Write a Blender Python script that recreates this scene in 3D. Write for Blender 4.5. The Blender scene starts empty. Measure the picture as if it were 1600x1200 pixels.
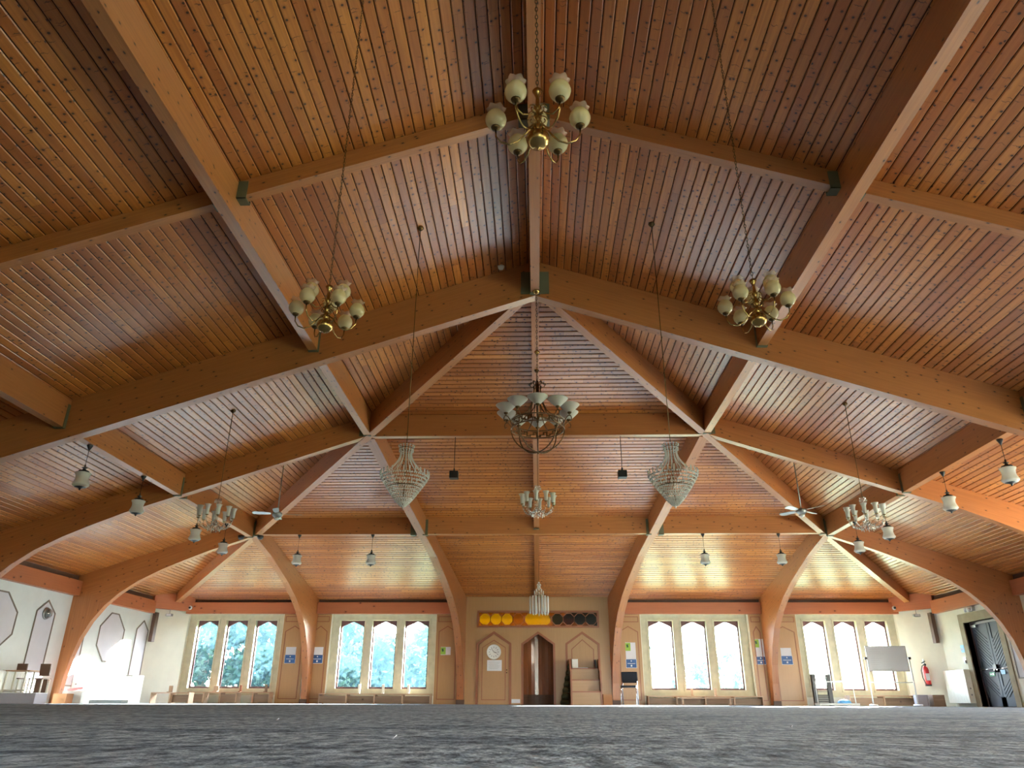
import bpy, math, random
from mathutils import Vector, Matrix
from mathutils.geometry import tessellate_polygon
random.seed(7)
PI = math.pi
SC = bpy.context.scene
COL = SC.collection

# ------------------------------------------------------------------ camera
W_, H_, F_ = 1600, 1200, 1150.35
PITCH, YAW, ROLL = .4076, -.0330, .0042
cam_d = bpy.data.cameras.new('camera'); cam = bpy.data.objects.new('camera', cam_d); COL.objects.link(cam)
Fv = Vector((math.sin(YAW)*math.cos(PITCH), math.cos(YAW)*math.cos(PITCH), math.sin(PITCH)))
R0 = Vector((math.cos(YAW), -math.sin(YAW), 0)); U0 = R0.cross(Fv)
Rv = math.cos(ROLL)*R0+math.sin(ROLL)*U0; Uv = -math.sin(ROLL)*R0+math.cos(ROLL)*U0
M = Matrix((Rv, Uv, -Fv)).transposed().to_4x4(); M.translation = Vector((-.0233, 0, .07))
cam.matrix_world = M
cam_d.sensor_width = 36; cam_d.lens = F_/W_*36; cam_d.clip_start = .02; cam_d.clip_end = 500
SC.camera = cam

# ------------------------------------------------------------------ light and exposure
SC.view_settings.view_transform = 'Standard'; SC.view_settings.look = 'None'
SC.view_settings.exposure = 0.9; SC.view_settings.gamma = 1; SC.view_settings.use_curve_mapping = False
SC.cycles.use_denoising = True
SC.cycles.max_bounces = 10; SC.cycles.diffuse_bounces = 6; SC.cycles.transparent_max_bounces = 24
SC.cycles.glossy_bounces = 4; SC.cycles.sample_clamp_indirect = 6
SC.cycles.caustics_reflective = False; SC.cycles.caustics_refractive = False
SUN_TO = Vector((.44, .88, .245)).normalized()
world = bpy.data.worlds.new('sky'); SC.world = world; world.use_nodes = True
nt = world.node_tree; nt.nodes.clear()
sky = nt.nodes.new('ShaderNodeTexSky'); sky.sky_type = 'NISHITA'; sky.sun_disc = False
sky.sun_elevation = math.radians(30); sky.sun_rotation = math.atan2(SUN_TO.x, SUN_TO.y)
sky.air_density = 1.0; sky.dust_density = 1.2; sky.ozone_density = 1.0
bg = nt.nodes.new('ShaderNodeBackground'); bg.inputs[1].default_value = 4.2
out = nt.nodes.new('ShaderNodeOutputWorld')
hs = nt.nodes.new('ShaderNodeHueSaturation'); hs.inputs['Saturation'].default_value = .7
nt.links.new(sky.outputs[0], hs.inputs['Color']); nt.links.new(hs.outputs[0], bg.inputs[0]); nt.links.new(bg.outputs[0], out.inputs[0])
sd = bpy.data.lights.new('sun', 'SUN'); sd.energy = 130; sd.angle = math.radians(.6); sd.color = (1, .95, .86)
so = bpy.data.objects.new('sun', sd); COL.objects.link(so); so.rotation_euler = SUN_TO.to_track_quat('Z', 'Y').to_euler()
BACK = -8.0
DAY = 8
SIDE_FILL = 170
def area(name, loc, direction, sx, sy, power, col=(1, .96, .90), portal=False):
    d = bpy.data.lights.new(name, 'AREA'); d.shape = 'RECTANGLE'; d.size = sx; d.size_y = sy
    d.energy = power; d.color = col
    if portal: d.cycles.is_portal = True
    o = bpy.data.objects.new(name, d); COL.objects.link(o); o.location = loc
    o.rotation_euler = Vector(direction).to_track_quat('-Z', 'Y').to_euler()
    return o
for x in (3.4, 8.6):        # fill lamps added in two unseen windows of the rear wall
    area('added_rear_fill', (x, BACK-.12, 1.5), (0, 1, .22), 4.0, 2.5, DAY)
for y, k_ in ((-1.2, .08), (6.6, .22), (12.0, 1.0)):              # lamps added for light from the right, in three unseen wall openings
    area('added_side_fill', (11.25, y, 1.5), (-1, 0, .12), 2.9, 2.0, SIDE_FILL*k_)
for x in (-9.0, -4.5, 4.5, 9.0):        # portals that only steer the sky light through the end windows
    area('portal_end_window', (x, 23.25, 1.35), (0, -1, 0), 3.4, 2.3, 1, portal=True)

# ------------------------------------------------------------------ geometry numbers
ZD, SS, SE = 6.518, .3336, .2933          # deck height at the ridge, side slope, end slope
Y0, Y1, Y2, YS = 10.092, 13.970, 17.935, 6.640
X1, X2 = 3.380, 7.014
HK = SE/SS                                 # hips: x = HK*(y-Y0)
D = .425
dk = lambda x: ZD-SS*abs(x)
de = lambda y: ZD-SE*(y-Y0)
WX, WY = 11.1, 22.62                       # inner faces of the side walls and of the end wall
CW = 22.42                                 # centre panelled wall

# ------------------------------------------------------------------ materials
def new_mat(name):
    m = bpy.data.materials.new(name); m.use_nodes = True
    return m, m.node_tree, m.node_tree.nodes['Principled BSDF']
def srgb(r, g, b):
    f = lambda c: (c/255/12.92) if c/255 <= .04045 else ((c/255+.055)/1.055)**2.4
    return (f(r), f(g), f(b), 1)
def plain(name, col, rough=.5, metal=0, spec=.5, bump=0, bscale=40, noise=0, nscale=3, coat=0):
    m, t, b = new_mat(name)
    b.inputs['Base Color'].default_value = col; b.inputs['Roughness'].default_value = rough
    b.inputs['Metallic'].default_value = metal; b.inputs['Specular IOR Level'].default_value = spec
    b.inputs['Coat Weight'].default_value = coat
    co = t.nodes.new('ShaderNodeTexCoord')
    if noise:
        n = t.nodes.new('ShaderNodeTexNoise'); n.inputs['Scale'].default_value = nscale; n.inputs['Detail'].default_value = 5
        t.links.new(co.outputs['Object'], n.inputs['Vector'])
        mx = t.nodes.new('ShaderNodeMix'); mx.data_type = 'RGBA'; mx.blend_type = 'MULTIPLY'
        mx.inputs[0].default_value = 1; mx.inputs[6].default_value = col
        r = t.nodes.new('ShaderNodeMapRange'); r.inputs[1].default_value = .3; r.inputs[2].default_value = .7
        r.inputs[3].default_value = 1-noise; r.inputs[4].default_value = 1+noise*.3
        t.links.new(n.outputs[0], r.inputs[0]); t.links.new(r.outputs[0], mx.inputs[7]); t.links.new(mx.outputs[2], b.inputs['Base Color'])
    if bump:
        n = t.nodes.new('ShaderNodeTexNoise'); n.inputs['Scale'].default_value = bscale; n.inputs['Detail'].default_value = 4
        t.links.new(co.outputs['Object'], n.inputs['Vector'])
        bp = t.nodes.new('ShaderNodeBump'); bp.inputs['Strength'].default_value = bump; bp.inputs['Distance'].default_value = .01
        t.links.new(n.outputs[0], bp.inputs['Height']); t.links.new(bp.outputs[0], b.inputs['Normal'])
    return m

def wood(name, c_light, c_dark, knot_col, knots=.78, cracks=.86, rough=.38, tonevar=.35, knot_r=.13, kscale=7, stretch=1.0, coat=.25, grain=1.0):
    """planed softwood: grain along u of the 'grain' UV (metres), knots, short cross checks, a tone for each piece"""
    m, t, b = new_mat(name)
    N = t.nodes; L = t.links
    uv = N.new('ShaderNodeUVMap'); uv.uv_map = 'grain'
    tn = N.new('ShaderNodeUVMap'); tn.uv_map = 'tone'
    sp = N.new('ShaderNodeSeparateXYZ'); L.new(tn.outputs[0], sp.inputs[0])
    def mapping(sx, sy, src=uv):
        mp = N.new('ShaderNodeMapping'); mp.inputs['Scale'].default_value = (sx, sy, 1); L.new(src.outputs[0], mp.inputs[0]); return mp
    def mrange(src, a, bb, c, d):
        r = N.new('ShaderNodeMapRange'); r.inputs[1].default_value = a; r.inputs[2].default_value = bb
        r.inputs[3].default_value = c; r.inputs[4].default_value = d; L.new(src, r.inputs[0]); return r.outputs[0]
    def mult(a, bb):
        q = N.new('ShaderNodeMath'); q.operation = 'MULTIPLY'
        L.new(a, q.inputs[0]); 
        if isinstance(bb, float): q.inputs[1].default_value = bb
        else: L.new(bb, q.inputs[1])
        return q.outputs[0]
    def mix(fac, a, bb):
        q = N.new('ShaderNodeMix'); q.data_type = 'RGBA'
        if isinstance(fac, float): q.inputs[0].default_value = fac
        else: L.new(fac, q.inputs[0])
        for k, s in ((6, a), (7, bb)):
            if isinstance(s, tuple): q.inputs[k].default_value = s
            else: L.new(s, q.inputs[k])
        return q.outputs[2]
    n1 = N.new('ShaderNodeTexNoise'); n1.inputs['Scale'].default_value = 1; n1.inputs['Detail'].default_value = 6; n1.inputs['Distortion'].default_value = .6
    L.new(mapping(1.3, 34).outputs[0], n1.inputs['Vector'])
    g = mrange(n1.outputs[0], .3, .7, 0, 1)
    g = mult(g, .55*grain)
    tone = mrange(sp.outputs[0], 0, 1, 0, 1)
    c = mix(tone, c_light, tuple(c_light[i]*(1-tonevar)+c_dark[i]*tonevar for i in range(3))+(1,))
    c = mix(g, c, c_dark)
    # knots
    v = N.new('ShaderNodeTexVoronoi'); v.voronoi_dimensions = '2D'; v.inputs['Scale'].default_value = 1
    L.new(mapping(kscale*stretch, kscale).outputs[0], v.inputs['Vector'])
    sc = N.new('ShaderNodeSeparateColor'); L.new(v.outputs['Color'], sc.inputs[0])
    pick = mrange(sc.outputs[0], knots-.01, knots, 0, 1)
    core = mrange(v.outputs['Distance'], knot_r*.75, knot_r*1.25, 1, 0)
    halo = mrange(v.outputs['Distance'], knot_r*.8, knot_r*3.0, .55, 0)
    c = mix(mult(halo, pick), c, c_dark)
    c = mix(mult(core, pick), c, knot_col)
    # short marks across the grain
    v2 = N.new('ShaderNodeTexVoronoi'); v2.voronoi_dimensions = '2D'; v2.inputs['Scale'].default_value = 1; v2.inputs['Randomness'].default_value = 1
    L.new(mapping(11, 6.5).outputs[0], v2.inputs['Vector'])
    s2 = N.new('ShaderNodeSeparateColor'); L.new(v2.outputs['Color'], s2.inputs[0])
    sv = N.new('ShaderNodeVectorMath'); sv.operation = 'SUBTRACT'
    L.new(mapping(11, 6.5).outputs[0], sv.inputs[0]); L.new(v2.outputs['Position'], sv.inputs[1])
    ss = N.new('ShaderNodeSeparateXYZ'); L.new(sv.outputs[0], ss.inputs[0])
    bend = N.new('ShaderNodeTexNoise'); bend.inputs['Scale'].default_value = 1; L.new(mapping(9, 22).outputs[0], bend.inputs['Vector'])
    ad = N.new('ShaderNodeMath'); ad.operation = 'ADD'; L.new(ss.outputs[0], ad.inputs[0]); L.new(mrange(bend.outputs[0], .3, .7, -.16, .16), ad.inputs[1])
    ab = N.new('ShaderNodeMath'); ab.operation = 'ABSOLUTE'; L.new(ad.outputs[0], ab.inputs[0])
    ay = N.new('ShaderNodeMath'); ay.operation = 'ABSOLUTE'; L.new(ss.outputs[1], ay.inputs[0])
    crack = mult(mult(mrange(ab.outputs[0], .015, .06, 1, 0), mrange(ay.outputs[0], .16, .34, 1, 0)), mrange(s2.outputs[1], cracks-.01, cracks, 0, 1))
    c = mix(mult(crack, .85), c, knot_col)
    L.new(c, b.inputs['Base Color'])
    b.inputs['Roughness'].default_value = rough
    b.inputs['Specular IOR Level'].default_value = .5
    b.inputs['Coat Weight'].default_value = coat; b.inputs['Coat Roughness'].default_value = .34; b.inputs['Coat IOR'].default_value = 1.6
    bp = N.new('ShaderNodeBump'); bp.inputs['Strength'].default_value = .12; bp.inputs['Distance'].default_value = .004
    L.new(n1.outputs[0], bp.inputs['Height']); L.new(bp.outputs[0], b.inputs['Normal'])
    return m

MAT = {}
MAT['board'] = wood('pine_board', srgb(214, 138, 64), srgb(146, 72, 26), srgb(52, 20, 8), knots=.50, cracks=.62, rough=.30, tonevar=.75, knot_r=.10, kscale=8, coat=.55)
MAT['backing'] = plain('board_groove', srgb(60, 28, 12), .9)
MAT['glulam'] = wood('glulam', srgb(188, 121, 66), srgb(136, 77, 36), srgb(56, 24, 10), knots=.74, cracks=2, rough=.40, tonevar=.5, knot_r=.08, kscale=10, stretch=.5, coat=.4, grain=.8)
MAT['eave'] = wood('eave_timber', srgb(182, 108, 66), srgb(140, 74, 44), srgb(90, 40, 20), knots=.93, cracks=2, rough=.45, tonevar=.3, kscale=8, stretch=.6, coat=.1, grain=.6)
MAT['ply'] = wood('plywood', srgb(178, 137, 90), srgb(150, 108, 64), srgb(150, 100, 60), knots=2, cracks=2, rough=.4, tonevar=.3, coat=.15, grain=.5)
MAT['moulding'] = wood('redwood_moulding', srgb(152, 90, 54), srgb(112, 60, 34), srgb(80, 40, 20), knots=2, cracks=2, rough=.45, coat=.1, grain=.5)
MAT['rubbed'] = wood('varnished_veneer', srgb(150, 88, 44), srgb(92, 48, 22), srgb(50, 20, 10), knots=2, cracks=2, rough=.22, tonevar=.5, coat=.6)
MAT['benchwood'] = wood('pale_bench_wood', srgb(206, 178, 150), srgb(160, 124, 94), srgb(90, 60, 40), knots=.95, cracks=2, rough=.55, coat=0)
MAT['darkbench'] = wood('weathered_wood', srgb(150, 124, 100), srgb(100, 76, 56), srgb(60, 40, 30), knots=.95, cracks=2, rough=.6, coat=0)
MAT['brownply'] = wood('brown_ply', srgb(104, 70, 46), srgb(70, 44, 28), srgb(40, 20, 12), knots=2, cracks=2, rough=.4)
MAT['plaster'] = plain('cream_plaster', srgb(226, 224, 208), .85, bump=.15, bscale=60, noise=.06)
MAT['plaster_white'] = plain('white_plaster', srgb(222, 228, 226), .85, bump=.12, bscale=60, noise=.06)
MAT['lilac'] = plain('lilac_panel', srgb(204, 202, 208), .8, noise=.05)
MAT['trimgrey'] = plain('grey_brown_trim', srgb(120, 110, 98), .6)
MAT['stone'] = plain('buff_stone', srgb(204, 198, 170), .85, bump=.3, bscale=45, noise=.15, nscale=6)
MAT['stone_d'] = plain('buff_stone_surround', srgb(158, 148, 122), .85, bump=.3, bscale=40, noise=.2, nscale=5)
MAT['winframe'] = plain('dark_window_timber', srgb(88, 52, 56), .5)
MAT['steel_green'] = plain('green_grey_hanger_paint', srgb(96, 96, 74), .55, noise=.1)
MAT['brass'] = plain('aged_brass', srgb(170, 140, 84), .24, metal=1)
MAT['brass_dark'] = plain('dark_brass', srgb(92, 72, 44), .4, metal=1)
MAT['bronze'] = plain('brushed_bronze', srgb(120, 92, 66), .42, metal=1, noise=.3, nscale=30)
MAT['black'] = plain('black_plastic', srgb(22, 22, 24), .45)
MAT['blackcloth'] = plain('black_fabric', srgb(24, 27, 34), .9, bump=.3, bscale=300)
MAT['chrome'] = plain('chrome', srgb(190, 190, 195), .2, metal=1)
MAT['grey_metal'] = plain('grey_metal', srgb(150, 152, 150), .4, metal=.7)
MAT['white'] = plain('white_enamel', srgb(232, 234, 230), .35)
MAT['cream'] = plain('cream_enamel', srgb(224, 222, 206), .4)
MAT['paper'] = plain('white_paper', srgb(222, 224, 228), .8)
MAT['cardboard'] = plain('cardboard', srgb(186, 134, 92), .8)
MAT['red'] = plain('red_enamel', srgb(190, 40, 44), .3)
MAT['blue_sign'] = plain('blue_sign', srgb(44, 86, 140), .5)
MAT['lightblue'] = plain('light_blue_sign', srgb(90, 160, 210), .5)
MAT['green_sign'] = plain('green_sign', srgb(70, 150, 110), .5)
MAT['leafgreen'] = plain('green_print', srgb(150, 190, 70), .6)
MAT['darkgreen'] = plain('dark_green_print', srgb(40, 90, 50), .6)
MAT['ink'] = plain('grey_ink', srgb(120, 124, 130), .7)
MAT['door_blue'] = plain('slate_blue_paint', srgb(38, 46, 60), .6, noise=.1, nscale=8)
MAT['door_brown'] = plain('dark_brown_paint', srgb(74, 56, 58), .4)
MAT['board_grey'] = plain('grey_whiteboard', srgb(190, 190, 188), .35)
MAT['boxgrey'] = plain('lilac_grey_board', srgb(170, 168, 178), .7)
MAT['mat_green'] = plain('olive_quilted_cloth', srgb(72, 72, 48), .95, bump=.4, bscale=60, noise=.25, nscale=9)
MAT['concrete'] = plain('outside_render', srgb(150, 146, 138), .9)
MAT['darkbrown'] = plain('dark_brown_stain', srgb(86, 60, 46), .55, noise=.2, nscale=10)
MAT['fanblade'] = plain('fan_blade', srgb(176, 180, 178), .3, metal=.3)
MAT['bark'] = plain('tree_bark', srgb(96, 80, 64), .9, bump=.5, bscale=20)

def glass_thin(name, col=(.9, .95, 1), haze=.0, haze_col=(.8, .9, 1, 1), gloss=.015, rough=.03):
    m, t, b = new_mat(name); t.nodes.remove(b)
    o = t.nodes['Material Output']
    tr = t.nodes.new('ShaderNodeBsdfTransparent'); tr.inputs[0].default_value = col+(1,) if len(col) == 3 else col
    gl = t.nodes.new('ShaderNodeBsdfGlossy'); gl.inputs['Roughness'].default_value = rough
    mx = t.nodes.new('ShaderNodeMixShader')
    lw = t.nodes.new('ShaderNodeLayerWeight'); lw.inputs[0].default_value = .5
    fr = t.nodes.new('ShaderNodeMath'); fr.operation = 'POWER'; fr.inputs[1].default_value = 4; t.links.new(lw.outputs['Facing'], fr.inputs[0])
    ma = t.nodes.new('ShaderNodeMath'); ma.operation = 'ADD'; ma.inputs[1].default_value = gloss; t.links.new(fr.outputs[0], ma.inputs[0])
    t.links.new(ma.outputs[0], mx.inputs[0]); t.links.new(tr.outputs[0], mx.inputs[1]); t.links.new(gl.outputs[0], mx.inputs[2])
    last = mx
    if haze:
        ts = t.nodes.new('ShaderNodeBsdfTranslucent'); ts.inputs[0].default_value = haze_col
        m2 = t.nodes.new('ShaderNodeMixShader')
        n = t.nodes.new('ShaderNodeTexNoise'); n.inputs['Scale'].default_value = 2.2; n.inputs['Detail'].default_value = 4
        co = t.nodes.new('ShaderNodeTexCoord'); t.links.new(co.outputs['Object'], n.inputs['Vector'])
        r = t.nodes.new('ShaderNodeMapRange'); r.inputs[1].default_value = .3; r.inputs[2].default_value = .7; r.inputs[3].default_value = haze*.7; r.inputs[4].default_value = haze*1.3
        t.links.new(n.outputs[0], r.inputs[0]); t.links.new(r.outputs[0], m2.inputs[0])
        t.links.new(mx.outputs[0], m2.inputs[1]); t.links.new(ts.outputs[0], m2.inputs[2]); last = m2
    t.links.new(last.outputs[0], o.inputs[0])
    return m
MAT['pane'] = glass_thin('dusty_hazy_glass', (.93, .97, 1), haze=.007, haze_col=(.35, .75, 1, 1))  # translucent blue paints haze over the trees as well as dust
MAT['crystal'] = None
MAT['clearglass'] = glass_thin('clear_glass', (.9, .93, .93), gloss=.22, rough=.08)
def translucent(name, col, tcol, mixf=.5, rough=.25, clear=0):
    m, t, b = new_mat(name)
    b.inputs['Base Color'].default_value = col; b.inputs['Roughness'].default_value = rough
    o = t.nodes['Material Output']; ts = t.nodes.new('ShaderNodeBsdfTranslucent'); ts.inputs[0].default_value = tcol
    mx = t.nodes.new('ShaderNodeMixShader'); mx.inputs[0].default_value = mixf
    t.links.new(b.outputs[0], mx.inputs[1]); t.links.new(ts.outputs[0], mx.inputs[2]); last = mx
    if clear:
        tr = t.nodes.new('ShaderNodeBsdfTransparent'); m3 = t.nodes.new('ShaderNodeMixShader'); m3.inputs[0].default_value = clear
        t.links.new(mx.outputs[0], m3.inputs[1]); t.links.new(tr.outputs[0], m3.inputs[2]); last = m3
    t.links.new(last.outputs[0], o.inputs[0]); return m
MAT['crystal'] = translucent('cut_crystal', srgb(228, 228, 222), srgb(220, 220, 214), .2, .03, clear=.18)
MAT['opal'] = translucent('pale_green_opal_glass', srgb(226, 208, 164), srgb(226, 208, 160), .35, .12)
MAT['pinkglass'] = translucent('pinkish_clear_glass_rim', srgb(214, 184, 164), srgb(220, 190, 170), .4, .12, clear=.45)
MAT['alabaster'] = translucent('alabaster_glass', srgb(228, 222, 212), srgb(226, 220, 208), .35, .4)
MAT['frost'] = translucent('ribbed_frosted_glass', srgb(232, 232, 226), srgb(236, 236, 230), .45, .25, clear=.12)
for k, c in {'amber_a': (.085, .055, .002), 'amber_b': (.06, .028, .002), 'amber_c': (.026, .008, .001), 'amber_d': (.010, .004, .001), 'amber_o': (.018, .013, .001)}.items():
    MAT[k] = glass_thin('stained_glass_'+k[-1], c, haze=.25, haze_col=c+(1,), gloss=.03, rough=.2)
MAT['leaf'] = translucent('tree_leaf', srgb(40, 66, 50), srgb(50, 76, 56), .3, .6)
MAT['leaf2'] = translucent('tree_leaf_pale', srgb(52, 80, 56), srgb(66, 92, 60), .3, .6)
MAT['grass'] = plain('outside_grass', srgb(110, 130, 84), .95, noise=.3, nscale=2)

def carpet_mat():
    m, t, b = new_mat('blue_grey_carpet'); N = t.nodes; L = t.links
    co = N.new('ShaderNodeTexCoord')
    def noise(sx, sy, det=4, dist=0):
        mp = N.new('ShaderNodeMapping'); mp.inputs['Scale'].default_value = (sx, sy, 8); L.new(co.outputs['Object'], mp.inputs[0])
        n = N.new('ShaderNodeTexNoise'); n.inputs['Scale'].default_value = 1; n.inputs['Detail'].default_value = det; n.inputs['Distortion'].default_value = dist
        L.new(mp.outputs[0], n.inputs['Vector']); return n.outputs[0]
    r1 = N.new('ShaderNodeValToRGB'); L.new(noise(26, 14, 6), r1.inputs[0])
    e = r1.color_ramp.elements; e[0].position = .32; e[0].color = srgb(74, 82, 90); e[1].position = .66; e[1].color = srgb(180, 194, 202)
    q = e.new(.48); q.color = srgb(132, 145, 153)
    r2 = N.new('ShaderNodeValToRGB'); L.new(noise(1.6, 3.4, 5, .5), r2.inputs[0])
    e = r2.color_ramp.elements; e[0].position = .37; e[0].color = (.22, .25, .31, 1); e[1].position = .50; e[1].color = (1, 1, 1, 1)
    mx = N.new('ShaderNodeMix'); mx.data_type = 'RGBA'; mx.blend_type = 'MULTIPLY'; mx.inputs[0].default_value = .6
    L.new(r1.outputs[0], mx.inputs[6]); L.new(r2.outputs[0], mx.inputs[7])
    L.new(mx.outputs[2], b.inputs['Base Color']); b.inputs['Roughness'].default_value = .95; b.inputs['Specular IOR Level'].default_value = .1
    b.inputs['Sheen Weight'].default_value = .0
    bp = N.new('ShaderNodeBump'); bp.inputs['Strength'].default_value = .8; bp.inputs['Distance'].default_value = .01
    L.new(noise(70, 70, 3), bp.inputs['Height']); L.new(bp.outputs[0], b.inputs['Normal'])
    return m
MAT['carpet'] = carpet_mat()

# ------------------------------------------------------------------ mesh helper
class MB:
    def __init__(s, grain=(1, 0, 0)):
        s.v = []; s.f = []; s.m = []; s.g = []; s.o = []; s.sm = []; s.mats = []
        s.grain = Vector(grain).normalized(); s.mat = None; s.off = (0, 0, .5, .5); s.smooth = False
    def piece(s, grain=None):
        if grain is not None: s.grain = Vector(grain).normalized()
        s.off = (random.uniform(0, 400), random.uniform(0, 400), random.random(), random.random())
    def use(s, mat):
        if mat not in s.mats: s.mats.append(mat)
        s.mat = s.mats.index(mat)
    def add(s, pts, faces, smooth=None):
        if s.mat is None: s.use('plaster')
        b = len(s.v); s.v += [Vector(p) for p in pts]
        for f in faces:
            s.f.append([b+i for i in f]); s.m.append(s.mat); s.g.append(s.grain.copy()); s.o.append(s.off)
            s.sm.append(s.smooth if smooth is None else smooth)
        return s
    def box(s, x0, x1, y0, y1, z0, z1):
        p = [(x, y, z) for z in (z0, z1) for y in (y0, y1) for x in (x0, x1)]
        return s.add(p, [(0, 2, 3, 1), (4, 5, 7, 6), (0, 1, 5, 4), (2, 6, 7, 3), (0, 4, 6, 2), (1, 3, 7, 5)], False)
    def obox(s, c, ax, ay, az, hx, hy, hz):
        c = Vector(c); ax, ay, az = Vector(ax).normalized(), Vector(ay).normalized(), Vector(az).normalized()
        p = [c+ax*hx*i+ay*hy*j+az*hz*k for k in (-1, 1) for j in (-1, 1) for i in (-1, 1)]
        return s.add(p, [(0, 2, 3, 1), (4, 5, 7, 6), (0, 1, 5, 4), (2, 6, 7, 3), (0, 4, 6, 2), (1, 3, 7, 5)], False)
    def prism(s, poly, n):
        """poly: 3-D points of one face (any simple polygon), n: extrusion vector"""
        a = [Vector(p) for p in poly]; n = Vector(n); k = len(a)
        tr = tessellate_polygon([a])
        s.add(a+[p+n for p in a], [tuple(t) for t in tr]+[tuple(k+i for i in reversed(t)) for t in tr] +
              [(i, (i+1) % k, k+(i+1) % k, k+i) for i in range(k)], False); return s
    def slab(s, outer, holes, P, n):
        """plate with holes: outer/holes 2-D loops, P maps (a,b) to 3-D, n thickness vector"""
        loops = [[Vector(P(*q)) for q in lp] for lp in [outer]+holes]
        flat = [p for lp in loops for p in lp]; n = Vector(n); k = len(flat)
        tr = tessellate_polygon(loops)
        f = [tuple(t) for t in tr]+[tuple(k+i for i in reversed(t)) for t in tr]
        b = 0
        for lp in loops:
            m = len(lp); f += [(b+i, b+(i+1) % m, k+b+(i+1) % m, k+b+i) for i in range(m)]; b += m
        return s.add(flat+[p+n for p in flat], f, False)
    def tube(s, pts, r, n=8, caps=True, closed=False):
        pts = [Vector(p) for p in pts]; rs = r if isinstance(r, (list, tuple)) else [r]*len(pts)
        V = []; prev = None
        for i, p in enumerate(pts):
            if closed: t = pts[(i+1) % len(pts)]-pts[i-1]
            else: t = pts[min(i+1, len(pts)-1)]-pts[max(i-1, 0)]
            t.normalize()
            if prev is None:
                a = Vector((0, 0, 1)) if abs(t.z) < .9 else Vector((1, 0, 0)); u = t.cross(a).normalized()
            else: u = (prev-t*prev.dot(t)).normalized()
            prev = u; w = t.cross(u)
            V += [p+(u*math.cos(2*PI*j/n)+w*math.sin(2*PI*j/n))*rs[i] for j in range(n)]
        F = []; m = len(pts)
        for i in range(m if closed else m-1):
            k = (i+1) % m
            F += [(i*n+j, i*n+(j+1) % n, k*n+(j+1) % n, k*n+j) for j in range(n)]
        if caps and not closed: F += [tuple(range(n-1, -1, -1)), tuple((m-1)*n+j for j in range(n))]
        return s.add(V, F, True)
    def lathe(s, prof, c=(0, 0, 0), n=16, wave=None, axis=None):
        c = Vector(c); V = []
        q = Vector((0, 0, 1)).rotation_difference(Vector(axis)) if axis is not None else None
        for i, (r, z) in enumerate(prof):
            for j in range(n):
                a = 2*PI*j/n; rr, zz = (wave(i, a, r, z) if wave else (r, z))
                p = Vector((rr*math.cos(a), rr*math.sin(a), zz))
                if q: p = q @ p
                V.append(c+p)
        F = [(i*n+j, i*n+(j+1) % n, (i+1)*n+(j+1) % n, (i+1)*n+j) for i in range(len(prof)-1) for j in range(n)]
        if prof[0][0] > 1e-5: F.append(tuple(range(n-1, -1, -1)))
        if prof[-1][0] > 1e-5 and not getattr(s, 'open_top', False): F.append(tuple((len(prof)-1)*n+j for j in range(n)))
        return s.add(V, F, True)
    def bead(s, c, r, h=None):
        c = Vector(c); h = h or r
        p = [c+Vector(q) for q in ((r, 0, 0), (0, r, 0), (-r, 0, 0), (0, -r, 0), (0, 0, h), (0, 0, -h))]
        return s.add(p, [(0, 1, 4), (1, 2, 4), (2, 3, 4), (3, 0, 4), (1, 0, 5), (2, 1, 5), (3, 2, 5), (0, 3, 5)], False)
    def build(s, name, parent=None, origin=None, bevel=0):
        me = bpy.data.meshes.new(name)
        og = Vector(origin) if origin is not None else Vector((0, 0, 0))
        me.from_pydata([v-og for v in s.v], [], s.f)
        for k in s.mats: me.materials.append(MAT[k])
        uv = me.uv_layers.new(name='grain'); tn = me.uv_layers.new(name='tone')
        for p in me.polygons:
            i = p.index; p.material_index = s.m[i]; p.use_smooth = s.sm[i]
            n = p.normal; g = s.g[i]; u = g-n*g.dot(n)
            if u.length < .2: u = n.orthogonal()
            u.normalize(); w = n.cross(u); o = s.o[i]
            for li in p.loop_indices:
                c = s.v[me.loops[li].vertex_index]
                uv.data[li].uv = (c.dot(u)+o[0], c.dot(w)+o[1]); tn.data[li].uv = (o[2], o[3])
        me.update()
        ob = bpy.data.objects.new(name, me); COL.objects.link(ob); ob.location = og
        if parent is not None:
            ob.parent = parent
            ob.location = og      # parts are modelled in their thing's own frame
        if bevel:
            md = ob.modifiers.new('bevel', 'BEVEL'); md.width = bevel; md.segments = 2; md.limit_method = 'ANGLE'
        return ob

def tag(o, label=None, cat=None, group=None, kind=None):
    if label: o['label'] = label
    if cat: o['category'] = cat
    if group: o['group'] = group
    if kind: o['kind'] = kind
    return o
def thing(name, loc, label, cat, group=None, rz=0):
    e = bpy.data.objects.new(name, None); COL.objects.link(e); e.location = loc; e.rotation_euler = (0, 0, rz)
    e.empty_display_size = .1
    return tag(e, label, cat, group)
def copy_tree(o, parent=None):
    c = o.copy(); COL.objects.link(c)
    if parent is not None: c.parent = parent
    for ch in list(o.children): copy_tree(ch, c)
    return c
def one(mb, name, label, cat, group=None, bevel=0):
    return tag(mb.build(name, bevel=bevel), label, cat, group)

# ------------------------------------------------------------------ floor
mb = MB(); mb.use('carpet'); mb.box(-11.35, 11.6, BACK-.3, 23.24, -.1, 0)
tag(mb.build('floor'), kind='structure')

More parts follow.
